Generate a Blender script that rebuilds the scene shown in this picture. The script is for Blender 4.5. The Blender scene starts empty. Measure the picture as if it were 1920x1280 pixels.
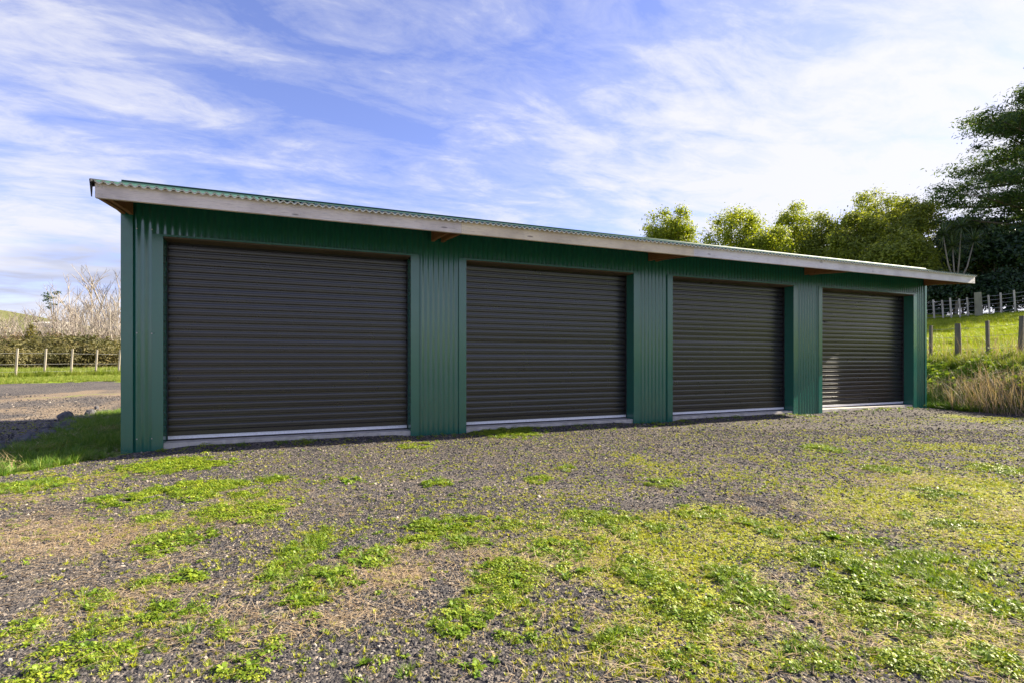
import bpy, math, random
import numpy as np
from mathutils import Vector
R = math.radians
random.seed(4); rng = np.random.default_rng(4)
SC = bpy.context.scene
COL = SC.collection

# ------------------------------------------------------------------ camera
CX, CY, CZ = 1.76, -7.585, 1.093          # metres: x along the shed front, y = 0 at the front wall
YAW = R(23.13); FPX = 1000.0; HOR = 676.0 # focal length and horizon row in photograph pixels
cam = bpy.data.cameras.new('camera'); cam.sensor_width = 36.0; cam.lens = FPX/1920*36.0
cam.shift_y = (HOR-640)/1920.0; cam.clip_start = 0.05; cam.clip_end = 4000
camo = bpy.data.objects.new('camera', cam); COL.objects.link(camo)
camo.location = (CX, CY, CZ); camo.rotation_euler = (R(90), 0, -YAW); SC.camera = camo

# ------------------------------------------------------------------ sun, sky, exposure
SUN_EL, SUN_FRONT = R(29.5), R(6.0)       # sun to the right, six degrees in front of the wall plane
S = Vector((math.cos(SUN_EL)*math.cos(SUN_FRONT), -math.cos(SUN_EL)*math.sin(SUN_FRONT), math.sin(SUN_EL)))
sl = bpy.data.lights.new('sun', 'SUN'); sl.energy = 5.0; sl.angle = R(0.5); sl.color = (1.0, 0.89, 0.70)
so = bpy.data.objects.new('sun', sl); COL.objects.link(so); so.rotation_euler = S.to_track_quat('Z', 'Y').to_euler()
so.location = (30, -10, 30)
W = bpy.data.worlds.new('World'); SC.world = W; W.use_nodes = True
SC.view_settings.view_transform = 'Standard'; SC.view_settings.look = 'None'
SC.view_settings.exposure = 1.76; SC.view_settings.gamma = 1.0; SC.view_settings.use_curve_mapping = False

class NT:
    def __init__(s, tree): s.t = tree; s.n = tree.nodes; s.l = tree.links
    def add(s, typ, ins=None, **kw):
        n = s.n.new(typ)
        for k, v in kw.items(): setattr(n, k, v)
        for k, v in (ins or {}).items(): s.set(n.inputs[k], v)
        return n
    def set(s, sock, v):
        if isinstance(v, bpy.types.NodeSocket): s.l.new(v, sock)
        else: sock.default_value = v
    def math(s, op, a, b=0.0, clamp=False):
        n = s.n.new('ShaderNodeMath'); n.operation = op; n.use_clamp = clamp
        s.set(n.inputs[0], a); s.set(n.inputs[1], b); return n.outputs[0]
    def ramp(s, fac, stops, interp='LINEAR'):
        n = s.n.new('ShaderNodeValToRGB'); e = n.color_ramp.elements; n.color_ramp.interpolation = interp
        while len(e) < len(stops): e.new(0.5)
        for i, (p, c) in enumerate(stops):
            e[i].position = p; c = c if hasattr(c, '__len__') else (c, c, c); e[i].color = (*c[:3], 1)
        s.set(n.inputs[0], fac); return n.outputs[0]
    def mix(s, fac, a, b, blend='MIX'):
        n = s.n.new('ShaderNodeMix'); n.data_type = 'RGBA'; n.blend_type = blend
        s.set(n.inputs[0], fac)
        for i, v in ((6, a), (7, b)):
            s.set(n.inputs[i], v if isinstance(v, bpy.types.NodeSocket) else (*v[:3], 1))
        return n.outputs[2]
    def noise(s, vec, scale, detail=4, rough=0.55, dist=0.0):
        n = s.add('ShaderNodeTexNoise', {'Scale': scale, 'Detail': detail, 'Roughness': rough, 'Distortion': dist})
        if vec is not None: s.l.new(vec, n.inputs['Vector'])
        return n.outputs[0]
    def mapping(s, vec, loc=(0,0,0), rot=(0,0,0), sc=(1,1,1)):
        return s.add('ShaderNodeMapping', {'Vector': vec, 'Location': loc, 'Rotation': rot, 'Scale': sc}).outputs[0]

def build_world():
    t = W.node_tree; t.nodes.clear(); w = NT(t)
    sky = w.add('ShaderNodeTexSky', sky_type='NISHITA', sun_disc=False, sun_elevation=SUN_EL,
                sun_rotation=R(90)+SUN_FRONT, air_density=1.0, dust_density=0.6, ozone_density=2.5)
    d = w.add('ShaderNodeTexCoord').outputs['Generated']
    x = w.add('ShaderNodeSeparateXYZ', {0: d})
    z = w.math('ADD', w.math('MAXIMUM', x.outputs[2], 0.0), 0.12)
    u = w.math('DIVIDE', x.outputs[0], z); v = w.math('DIVIDE', x.outputs[1], z)
    p = w.add('ShaderNodeCombineXYZ', {0: u, 1: v, 2: 0.0}).outputs[0]
    pr = w.mapping(p, loc=(3.1, 1.7, 0), rot=(0, 0, R(38)), sc=(0.75, 1.35, 1))
    big = w.noise(w.mapping(p, loc=(0.9, 2.2, 0), rot=(0, 0, R(20)), sc=(0.42, 0.62, 1)), 1.0, 3, 0.5, 0.3)
    wis = w.noise(pr, 2.3, 10, 0.60, 0.7)
    fine = w.noise(w.mapping(p, rot=(0, 0, R(55)), sc=(1.0, 2.0, 1)), 4.5, 8, 0.68, 0.5)
    m = w.math('ADD', w.math('MULTIPLY', big, 1.0), w.math('ADD', w.math('MULTIPLY', wis, 0.88), w.math('MULTIPLY', fine, 0.48)))
    elev = x.outputs[2]
    low = w.ramp(elev, [(0.0, 0.34), (0.10, 0.22), (0.30, 0.04), (0.5, -0.02), (1.0, -0.02)])
    sund = w.add('ShaderNodeVectorMath', {0: d, 1: S}, operation='DOT_PRODUCT').outputs['Value']
    sidei = w.math('MULTIPLY', w.math('MAXIMUM', sund, 0.0), 0.08)
    m = w.math('ADD', w.math('ADD', m, low), sidei)
    mask = w.ramp(w.math('MULTIPLY', m, 0.5), [(0.525, 0.02), (0.60, 0.27), (0.655, 0.62), (0.725, 0.94)])
    glow = w.math('ADD', w.math('MULTIPLY', w.math('POWER', w.math('MAXIMUM', sund, 0.0), 2.0), 0.40), 4.6)
    cl = w.add('ShaderNodeVectorMath', {0: (0.965, 0.965, 1.04), 1: w.add('ShaderNodeCombineXYZ', {0: glow, 1: glow, 2: glow}).outputs[0]}, operation='MULTIPLY').outputs[0]
    band = w.math('MULTIPLY', w.ramp(w.noise(w.mapping(d, loc=(0.35, 0, 0), sc=(2.2, 2.2, 13.0)), 1.0, 4, 0.5), [(0.50, 0), (0.58, 1)]), w.ramp(elev, [(0.05, 0), (0.09, 1), (0.15, 1), (0.19, 0)]))
    cl = w.mix(w.math('MULTIPLY', band, 0.8), cl, (2.35, 2.55, 3.45))
    blue = w.mix(1.0, sky.outputs[0], (1.06, 0.92, 1.26), 'MULTIPLY')
    c = w.mix(mask, blue, cl)
    bg = w.add('ShaderNodeBackground', {'Color': c, 'Strength': 0.062})
    o = w.add('ShaderNodeOutputWorld'); w.l.new(bg.outputs[0], o.inputs['Surface'])
build_world()

# ------------------------------------------------------------------ geometry helpers
def gp(px, py, z=0.0):
    """photograph pixel -> point on level ground at height z (layout survey of the yard)"""
    a = (px-960)/FPX; b = (HOR-py)/FPX
    t = (z-CZ)/b if abs(b) > 1e-6 else 1e3
    return (CX+t*(math.sin(YAW)+a*math.cos(YAW)), CY+t*(math.cos(YAW)-a*math.sin(YAW)))
def at(px, Z):
    a = (px-960)/FPX
    return (CX+Z*(math.sin(YAW)+a*math.cos(YAW)), CY+Z*(math.cos(YAW)-a*math.sin(YAW)))

_tab = np.random.default_rng(11).random((256, 256))
def vnoise(x, y):
    xi = np.floor(x).astype(int); yi = np.floor(y).astype(int); fx = x-xi; fy = y-yi
    fx = fx*fx*(3-2*fx); fy = fy*fy*(3-2*fy)
    a = _tab[xi % 256, yi % 256]; b = _tab[(xi+1) % 256, yi % 256]; c = _tab[xi % 256, (yi+1) % 256]; d = _tab[(xi+1) % 256, (yi+1) % 256]
    return (a*(1-fx)+b*fx)*(1-fy)+(c*(1-fx)+d*fx)*fy
def fbm(x, y, o=4):
    s = 0; a = 0.5; n = 0
    for i in range(o): s = s+a*vnoise(x*2**i+17*i, y*2**i+31*i); n += a; a *= 0.5
    return s/n
def sstep(a, b, x): t = np.clip((x-a)/(b-a), 0, 1); return t*t*(3-2*t)

def foot(y):  # x of the foot of the grassy bank to the right of the shed
    return np.where(y < 0, 15.75+0.30*y, 15.75+0.05*y)
def hgt(x, y):
    x = np.asarray(x, float); y = np.asarray(y, float)
    h = 0.03*(fbm(x*0.9+40, y*0.9+9, 3)-0.5)+0.012*(fbm(x*4+3, y*4+50, 2)-0.5)
    calm = np.where((x > -0.4) & (x < 15.8), sstep(1.0, 0.1, np.abs(y+0.1)-0.1), 0)
    h = h*(1-0.8*calm)
    inop = np.zeros_like(x)
    for a_, b_ in ((0.42, 3.42), (4.25, 7.25), (8.08, 11.08), (11.91, 14.91)): inop = inop+sstep(a_-0.15, a_+0.35, x)*sstep(b_+0.15, b_-0.35, x)
    h = h+(0.018+0.036*inop)*sstep(-0.85, -0.02, y)*sstep(0.3, 0.0, y)*sstep(-0.2, 0.6, x)*sstep(15.8, 15.0, x)
    h = h+0.42*sstep(6, 20, y)*sstep(6, -2, x)
    h = h-0.10*sstep(0.0, -2.2, x)*sstep(-1.5, 3, y)*sstep(10, 7, y)
    d = x-foot(y)
    bank = 0.44*np.clip(d, 0, 1.9)*sstep(-0.2, 0.4, d)+0.27*np.clip(d-1.9, 0, 1.35)+0.140*np.clip(d-3.15, 0, 17.0)-0.03*np.clip(d-24, 0, 60)
    bank = bank+sstep(0.3, 1.2, d)*0.22*(fbm(x*0.7, y*0.7+5, 3)-0.5)+sstep(3, 8, d)*0.6*(fbm(x*0.12, y*0.12, 2)-0.5)
    h = h+np.where(d > 0, bank, 0)*sstep(120, 70, d)
    g = np.clip(1+(-114-x)*0.0084, 0.05, 1.8)
    h = h+(22.5*g+2*(fbm(x*0.02, y*0.02, 3)-0.5))*sstep(38, 300, y)*sstep(30, 0, x)
    return h
def hz(x, y): return float(hgt(np.array([x]), np.array([y]))[0])

def mesh_np(name, V, F, mats=(), parent=None, smooth=False, midx=None, link=True, loc=None, attrs=None):
    V = np.asarray(V, np.float32).reshape(-1, 3); F = np.asarray(F, np.int32); k = F.shape[1]
    me = bpy.data.meshes.new(name)
    me.vertices.add(len(V)); me.vertices.foreach_set('co', V.ravel())
    me.loops.add(F.size); me.loops.foreach_set('vertex_index', F.ravel())
    me.polygons.add(len(F)); me.polygons.foreach_set('loop_start', np.arange(0, F.size, k, dtype=np.int32))
    if midx is not None: me.polygons.foreach_set('material_index', np.asarray(midx, np.int32))
    me.polygons.foreach_set('use_smooth', np.full(len(F), smooth))
    for an, av in (attrs or {}).items():
        at_ = me.attributes.new(an, 'FLOAT', 'POINT'); at_.data.foreach_set('value', np.asarray(av, np.float32))
    me.update(calc_edges=True); me.validate()
    for m in (mats if isinstance(mats, (list, tuple)) else [mats]): me.materials.append(m)
    o = bpy.data.objects.new(name, me)
    if link: COL.objects.link(o)
    if parent is not None: o.parent = parent
    if loc is not None: o.location = loc
    return o

class MB:
    """collects boxes, prisms and tubes, builds one mesh object"""
    def __init__(s): s.v = []; s.f = []
    def quad_grid(s, P):
        n, m = len(P), len(P[0]); b = len(s.v)
        for r in P: s.v += [tuple(q) for q in r]
        for i in range(n-1):
            for j in range(m-1): s.f.append((b+i*m+j, b+i*m+j+1, b+(i+1)*m+j+1, b+(i+1)*m+j))
        return s
    def box(s, x0, x1, y0, y1, z0, z1):
        b = len(s.v)
        s.v += [(x, y, z) for z in (z0, z1) for x, y in ((x0, y0), (x1, y0), (x1, y1), (x0, y1))]
        s.f += [tuple(b+i for i in q) for q in ((3,2,1,0),(4,5,6,7),(0,1,5,4),(1,2,6,5),(2,3,7,6),(3,0,4,7))]
        return s
    def prism_yz(s, poly, x0, x1):
        b = len(s.v); n = len(poly)
        s.v += [(x0, y, z) for y, z in poly]+[(x1, y, z) for y, z in poly]
        s.f += [tuple(range(b, b+n)), tuple(range(b+2*n-1, b+n-1, -1))]
        s.f += [(b+i, b+n+i, b+n+(i+1) % n, b+(i+1) % n) for i in range(n)]
        return s
    def tube(s, pts, radii, sides=6, cap=True):
        b = len(s.v); n = len(pts); pts = [Vector(p) for p in pts]
        for i, p in enumerate(pts):
            t = (pts[min(i+1, n-1)]-pts[max(i-1, 0)])
            t = t.normalized() if t.length > 1e-9 else Vector((0, 0, 1))
            a = t.cross(Vector((0.3, 0.9, 0.1))); a = a.normalized() if a.length > 1e-3 else Vector((1, 0, 0)); c = t.cross(a)
            r = radii[i] if hasattr(radii, '__len__') else radii
            for k in range(sides):
                q = 2*math.pi*k/sides; s.v.append(tuple(p+a*(r*math.cos(q))+c*(r*math.sin(q))))
        for i in range(n-1):
            for k in range(sides):
                k2 = (k+1) % sides
                s.f.append((b+i*sides+k, b+i*sides+k2, b+(i+1)*sides+k2, b+(i+1)*sides+k))
        if cap:
            s.f += [tuple(range(b+sides-1, b-1, -1)), tuple(range(b+(n-1)*sides, b+n*sides))]
        return s
    def build(s, name, mat, parent=None, smooth=False, bevel=0.0, loc=None, link=True):
        me = bpy.data.meshes.new(name); me.from_pydata(s.v, [], s.f); me.update()
        if smooth:
            for p in me.polygons: p.use_smooth = True
        if mat: me.materials.append(mat)
        o = bpy.data.objects.new(name, me)
        if link: COL.objects.link(o)
        if parent is not None: o.parent = parent
        if loc is not None: o.location = loc
        if bevel:
            m = o.modifiers.new('bevel', 'BEVEL'); m.width = bevel; m.segments = 2; m.limit_method = 'ANGLE'
        return o

def tag(o, label=None, cat=None, group=None, kind=None):
    if label: o['label'] = label
    if cat: o['category'] = cat
    if group: o['group'] = group
    if kind: o['kind'] = kind
    return o
def empty(name, loc=(0, 0, 0), rz=0):
    o = bpy.data.objects.new(name, None); COL.objects.link(o); o.location = loc; o.rotation_euler = (0, 0, rz)
    o.empty_display_size = 0.3; return o
def copy_tree(o, parent=None):
    c = o.copy(); COL.objects.link(c); c.parent = parent
    for ch in list(o.children): copy_tree(ch, c)
    return c

# ------------------------------------------------------------------ materials
def mat(name):
    m = bpy.data.materials.new(name); m.use_nodes = True; m.node_tree.nodes.clear(); n = NT(m.node_tree)
    n.out = n.add('ShaderNodeOutputMaterial'); return m, n
def finish(n, base, rough=0.6, metal=0.0, bump=None, bstr=0.3, bdist=0.01, spec=0.5, coat=0.0):
    p = n.add('ShaderNodeBsdfPrincipled', {'Base Color': base if isinstance(base, bpy.types.NodeSocket) else (*base, 1),
        'Roughness': rough, 'Metallic': metal, 'Specular IOR Level': spec, 'Coat Weight': coat})
    if bump is not None:
        b = n.add('ShaderNodeBump', {'Height': bump, 'Strength': bstr, 'Distance': bdist}); n.l.new(b.outputs[0], p.inputs['Normal'])
    n.l.new(p.outputs[0], n.out.inputs[0]); return p
def obco(n): return n.add('ShaderNodeTexCoord').outputs['Object']

def m_steel(name, col, rough, dirt=(0.10, 0.085, 0.06), dirt_amt=0.25, gl=0.5):
    m, n = mat(name); c = obco(n)
    a = n.noise(c, 1.3, 5, 0.6); st = n.noise(n.mapping(c, sc=(9, 9, 0.6)), 1.0, 5, 0.6); sp = n.noise(c, 55, 3, 0.6)
    zc = n.add('ShaderNodeSeparateXYZ', {0: c}).outputs[2]
    splash = n.math('MULTIPLY', n.ramp(zc, [(0.0, 1.0), (0.35, 0.25), (0.8, 0.0)]), n.ramp(sp, [(0.42, 0), (0.62, 1)]))
    base = n.mix(n.ramp(a, [(0.3, 0.0), (0.75, 0.20)]), col, tuple(min(1, q*1.35+0.006) for q in col))
    base = n.mix(n.math('MULTIPLY', n.ramp(st, [(0.52, 0), (0.75, 1)]), dirt_amt*0.6), base, dirt)
    base = n.mix(n.math('MULTIPLY', splash, dirt_amt*1.6), base, dirt)
    r = n.math('ADD', n.math('MULTIPLY', n.noise(c, 5, 3, 0.5), 0.10), rough-0.05)
    finish(n, base, r, spec=gl); return m
M = {}
M['green'] = m_steel('green_painted_steel', (0.013, 0.120, 0.086), 0.20, dirt_amt=0.08, gl=1.0)
M['flash'] = m_steel('green_folded_flashing', (0.014, 0.124, 0.092), 0.22, dirt_amt=0.04, gl=1.0)
M['door'] = m_steel('charcoal_door_steel', (0.013, 0.012, 0.0145), 0.29, dirt=(0.16, 0.13, 0.10), dirt_amt=0.05, gl=0.9)
M['roofgreen'] = m_steel('green_roof_steel', (0.016, 0.060, 0.042), 0.55, gl=0.3)
M['under'] = m_steel('pale_sheet_underside', (0.42, 0.43, 0.39), 0.55, dirt_amt=0.1)
M['edge'] = m_steel('cream_sheet_edge', (0.66, 0.66, 0.56), 0.5, dirt_amt=0.15)
M['dark'] = m_steel('dark_flashing', (0.022, 0.022, 0.028), 0.5)
M['alu'] = m_steel('aluminium_rail', (0.86, 0.87, 0.90), 0.4, dirt=(0.3, 0.27, 0.22), dirt_amt=0.15)
M['zinc'] = m_steel('zinc_screw', (0.45, 0.46, 0.46), 0.4)
M['rubber'] = m_steel('black_rubber', (0.012, 0.012, 0.013), 0.7)

def m_timber(name, a, b, dark, axis=(0.35, 9, 9), stain=0.55, knots=True):
    m, n = mat(name); c = obco(n)
    rnd = n.add('ShaderNodeObjectInfo').outputs['Random']
    off = n.add('ShaderNodeVectorMath', {0: c, 1: n.add('ShaderNodeCombineXYZ', {0: n.math('MULTIPLY', rnd, 37.0), 1: 0.0, 2: n.math('MULTIPLY', rnd, 11.0)}).outputs[0]}, operation='ADD').outputs[0]
    g = n.noise(n.mapping(off, sc=tuple(q*4 for q in axis)), 1.6, 6, 0.65, 1.2)
    blot = n.noise(off, 1.7, 5, 0.6); fine = n.noise(n.mapping(off, sc=tuple(q*16 for q in axis)), 1.5, 3, 0.6)
    base = n.mix(g, a, b)
    base = n.mix(n.math('MULTIPLY', n.ramp(blot, [(0.42, 0), (0.7, 1)]), stain), base, dark)
    base = n.mix(n.math('MULTIPLY', n.ramp(fine, [(0.54, 0), (0.68, 1)]), 0.5), base, dark)
    if knots:
        v = n.add('ShaderNodeTexVoronoi', {'Vector': n.mapping(off, sc=(1.0, 4.0, 4.2)), 'Scale': 2.1, 'Randomness': 1.0}).outputs['Distance']
        base = n.mix(n.math('MULTIPLY', n.ramp(v, [(0.0, 1), (0.075, 0.9), (0.11, 0.0)]), 0.75), base, tuple(q*0.45 for q in dark))
    finish(n, base, 0.8, bump=n.math('ADD', g, n.math('MULTIPLY', fine, 0.6)), bstr=0.35, bdist=0.004, spec=0.25); return m
M['fascia_a'] = m_timber('weathered_grey_pine', (0.86, 0.78, 0.70), (0.70, 0.61, 0.54), (0.30, 0.26, 0.25))
M['fascia_b'] = m_timber('weathered_honey_pine', (0.86, 0.75, 0.56), (0.72, 0.60, 0.43), (0.36, 0.29, 0.23))
M['fascia_c'] = m_timber('weathered_pale_pine', (0.88, 0.85, 0.83), (0.76, 0.71, 0.68), (0.38, 0.34, 0.34))
M['rafter'] = m_timber('stained_brown_rafter', (0.34, 0.17, 0.07), (0.22, 0.10, 0.04), (0.09, 0.045, 0.02), axis=(9, 0.35, 9))
M['headboard'] = m_timber('brown_head_timber', (0.13, 0.10, 0.07), (0.09, 0.07, 0.05), (0.05, 0.04, 0.03), knots=False)
M['post'] = m_timber('grey_fence_post', (0.20, 0.165, 0.13), (0.12, 0.10, 0.08), (0.06, 0.05, 0.04), axis=(9, 9, 0.4), knots=False)
M['postpale'] = m_timber('pale_fence_batten', (0.62, 0.57, 0.48), (0.48, 0.43, 0.36), (0.28, 0.25, 0.21), axis=(9, 9, 0.4), knots=False)
M['postgrey'] = m_timber('weathered_road_post', (0.46, 0.41, 0.34), (0.32, 0.28, 0.23), (0.17, 0.15, 0.13), axis=(9, 9, 0.4), knots=False)
M['strainer'] = m_timber('mossy_strainer_post', (0.36, 0.34, 0.24), (0.25, 0.24, 0.16), (0.14, 0.14, 0.09), axis=(9, 9, 0.4), knots=False)

def m_simple(name, a, b, scale, rough=0.85, bump=0.4, bd=0.01, spec=0.3):
    m, n = mat(name); c = obco(n); k = n.noise(c, scale, 6, 0.65)
    finish(n, n.mix(n.ramp(k, [(0.3, 0), (0.7, 1)]), a, b), rough, bump=k, bstr=bump, bdist=bd, spec=spec); return m
M['concrete'] = m_simple('slab_concrete', (0.62, 0.58, 0.52), (0.36, 0.33, 0.29), 9)
M['rock'] = m_simple('grey_basalt_rock', (0.05, 0.05, 0.058), (0.14, 0.135, 0.14), 9, bump=0.8, bd=0.03)
M['wire'] = m_simple('galvanised_wire', (0.42, 0.42, 0.42), (0.28, 0.28, 0.27), 5, rough=0.45)
M['bark'] = m_simple('brown_bark', (0.115, 0.085, 0.06), (0.22, 0.18, 0.14), 11, bump=0.8, bd=0.02)
M['palebark'] = m_simple('pale_bare_bark', (0.40, 0.355, 0.30), (0.26, 0.225, 0.19), 4)
M['twig'] = m_simple('brown_twigs', (0.20, 0.16, 0.135), (0.12, 0.095, 0.085), 4)
M['greybark'] = m_simple('grey_branch_bark', (0.30, 0.26, 0.21), (0.19, 0.165, 0.135), 9)
M['soffit_shade'] = m_simple('black_soffit_shade', (0.018, 0.017, 0.016), (0.03, 0.027, 0.024), 3)  # near-black colour for the sheet that darkens the eave
M['rust'] = m_simple('rusty_clay', (0.42, 0.12, 0.05), (0.25, 0.07, 0.03), 20)
M['whitewall'] = m_simple('pale_farm_cladding', (0.70, 0.67, 0.62), (0.58, 0.55, 0.50), 2)

def m_leaf(name, dark, mid, light, trans=0.35, rough=0.5, inst=False, spec=0.35):
    m, n = mat(name)
    if inst:
        k = n.add('ShaderNodeObjectInfo').outputs['Random']; v = n.add('ShaderNodeAttribute', attribute_name='var').outputs['Fac']
        k = n.math('ADD', n.math('MULTIPLY', k, 0.6), n.math('MULTIPLY', v, 0.4))
    else: k = n.add('ShaderNodeAttribute', attribute_name='var').outputs['Fac']
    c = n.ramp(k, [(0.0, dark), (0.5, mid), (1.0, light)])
    p = finish(n, c, rough, spec=spec)
    tr = n.add('ShaderNodeBsdfTranslucent', {'Color': n.mix(1.0, c, (1.25, 1.2, 0.55), 'MULTIPLY')})
    mx = n.add('ShaderNodeMixShader', {0: trans}); n.l.new(p.outputs[0], mx.inputs[1]); n.l.new(tr.outputs[0], mx.inputs[2])
    n.l.new(mx.outputs[0], n.out.inputs[0]); return m
M['weed'] = m_leaf('weed_leaf', (0.06, 0.13, 0.010), (0.16, 0.26, 0.018), (0.30, 0.37, 0.045), inst=True)
M['clover'] = m_leaf('clover_leaf', (0.08, 0.15, 0.010), (0.22, 0.31, 0.020), (0.40, 0.43, 0.05), inst=True)
M['moss'] = m_leaf('yellow_moss', (0.15, 0.19, 0.014), (0.34, 0.38, 0.018), (0.52, 0.49, 0.06), inst=True)
M['straw'] = m_leaf('dry_straw', (0.25, 0.165, 0.095), (0.42, 0.31, 0.18), (0.62, 0.50, 0.33), 0.25, 0.7, inst=True)
M['grass'] = m_leaf('lawn_grass', (0.055, 0.13, 0.014), (0.12, 0.23, 0.025), (0.30, 0.34, 0.08), inst=True)
M['pasture'] = m_leaf('pasture_grass', (0.13, 0.20, 0.015), (0.23, 0.31, 0.02), (0.38, 0.38, 0.06), 0.4, inst=True)
M['verge'] = m_leaf('verge_grass', (0.10, 0.16, 0.02), (0.20, 0.26, 0.03), (0.36, 0.35, 0.12), inst=True)
M['broad'] = m_leaf('broadleaf_yellowgreen', (0.11, 0.15, 0.014), (0.26, 0.32, 0.022), (0.44, 0.47, 0.04), 0.45)
M['broad2'] = m_leaf('broadleaf_green', (0.09, 0.125, 0.02), (0.21, 0.255, 0.035), (0.38, 0.41, 0.06), 0.42)
M['cypress'] = m_leaf('cypress_foliage', (0.022, 0.055, 0.018), (0.060, 0.115, 0.03), (0.145, 0.20, 0.045), 0.30, 0.6)
M['darkleaf'] = m_leaf('dark_glossy_leaf', (0.012, 0.030, 0.012), (0.022, 0.055, 0.02), (0.06, 0.10, 0.035), 0.2, 0.4)
M['shrub'] = m_leaf('hedge_leaf', (0.055, 0.062, 0.018), (0.125, 0.115, 0.04), (0.24, 0.19, 0.08), 0.3, 0.6, inst=True)
M['scrub'] = m_leaf('brown_scrub_leaf', (0.07, 0.055, 0.03), (0.16, 0.115, 0.07), (0.26, 0.20, 0.10), 0.25, 0.7, inst=True)
M['gold'] = m_leaf('golden_conifer', (0.05, 0.06, 0.012), (0.13, 0.12, 0.015), (0.24, 0.19, 0.02), 0.25, 0.6)
M['spike'] = m_leaf('cabbage_tree_leaf', (0.03, 0.06, 0.025), (0.07, 0.12, 0.05), (0.17, 0.20, 0.09), 0.25, 0.45)
M['vine'] = m_leaf('vine_leaf', (0.05, 0.10, 0.012), (0.17, 0.25, 0.022), (0.36, 0.40, 0.045), 0.4, 0.65, spec=0.15)
M['stalk'] = m_leaf('dead_stalk', (0.22, 0.15, 0.11), (0.42, 0.32, 0.23), (0.62, 0.50, 0.36), 0.2, 0.7)

def m_stone():
    m, n = mat('gravel_stone'); k = n.add('ShaderNodeObjectInfo').outputs['Random']; c = obco(n)
    base = n.ramp(k, [(0.0, (0.024, 0.023, 0.027)), (0.5, (0.057, 0.054, 0.057)), (0.8, (0.11, 0.10, 0.097)), (0.95, (0.27, 0.225, 0.18)), (1.0, (0.46, 0.41, 0.34))])
    finish(n, base, 0.85, bump=n.noise(c, 3, 3), bstr=0.4, bdist=0.2, spec=0.3); return m
M['stone'] = m_stone()

def m_ground():
    m, n = mat('yard_ground'); geo = n.add('ShaderNodeNewGeometry').outputs['Position']
    def A(x): return n.add('ShaderNodeAttribute', attribute_name=x).outputs['Fac']
    vor = n.add('ShaderNodeTexVoronoi', {'Vector': geo, 'Scale': 75.0, 'Randomness': 1.0})
    vs = n.add('ShaderNodeSeparateColor', {0: vor.outputs['Color']}).outputs[0]
    grav = n.ramp(vs, [(0.0, (0.024, 0.023, 0.027)), (0.45, (0.060, 0.057, 0.059)), (0.8, (0.118, 0.107, 0.10)), (1.0, (0.33, 0.27, 0.21))])
    big = n.noise(geo, 0.9, 5, 0.6); mid = n.noise(geo, 7.0, 5, 0.65); fin = n.noise(geo, 46.0, 4, 0.7); vf = n.noise(geo, 140.0, 2, 0.6)
    grav = n.mix(n.math('MULTIPLY', n.ramp(big, [(0.4, 0), (0.7, 1)]), 0.35), grav, (0.21, 0.18, 0.15))
    strawc = n.ramp(fin, [(0.25, (0.12, 0.088, 0.058)), (0.5, (0.26, 0.195, 0.128)), (0.75, (0.42, 0.33, 0.22))])
    mossc = n.ramp(fin, [(0.25, (0.11, 0.125, 0.014)), (0.5, (0.28, 0.30, 0.018)), (0.75, (0.44, 0.42, 0.05))])
    grassc = n.ramp(n.math('ADD', n.math('MULTIPLY', mid, 0.5), n.math('MULTIPLY', fin, 0.5)), [(0.3, (0.06, 0.10, 0.012)), (0.5, (0.14, 0.20, 0.02)), (0.7, (0.26, 0.28, 0.05))])
    farf = n.ramp(n.math('MULTIPLY', n.add('ShaderNodeSeparateXYZ', {0: geo}).outputs[1], 0.01), [(0.26, 0), (0.45, 1)])
    past = n.ramp(n.math('ADD', n.math('MULTIPLY', mid, 0.6), n.math('MULTIPLY', big, 0.4)), [(0.3, (0.13, 0.20, 0.015)), (0.5, (0.22, 0.30, 0.02)), (0.7, (0.32, 0.35, 0.05))])
    past = n.mix(farf, past, n.mix(n.noise(geo, 0.05, 5, 0.6), (0.085, 0.10, 0.025), (0.17, 0.165, 0.06)))
    soil = n.ramp(mid, [(0.3, (0.06, 0.045, 0.035)), (0.7, (0.15, 0.115, 0.085))])
    def msk(attr, w=0.55):
        return n.ramp(n.math('ADD', A(attr), n.math('MULTIPLY', n.math('SUBTRACT', n.math('ADD', n.math('MULTIPLY', fin, 0.6), n.math('MULTIPLY', mid, 0.4)), 0.5), w*2.2)), [(0.42, 0), (0.60, 1)])
    c = n.mix(n.math('MULTIPLY', msk('straw'), 0.85), grav, strawc)
    c = n.mix(n.math('MULTIPLY', msk('moss'), 0.85), c, mossc)
    c = n.mix(msk('soil'), c, soil)
    c = n.mix(msk('lawn'), c, grassc)
    c = n.mix(msk('pasture'), c, past)
    hgtn = n.math('ADD', n.math('MULTIPLY', vor.outputs['Distance'], -0.8), n.math('ADD', n.math('MULTIPLY', fin, 0.7), n.math('MULTIPLY', vf, 0.4)))
    finish(n, c, 0.92, bump=hgtn, bstr=0.75, bdist=0.018, spec=0.2); return m
M['ground'] = m_ground()

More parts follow.
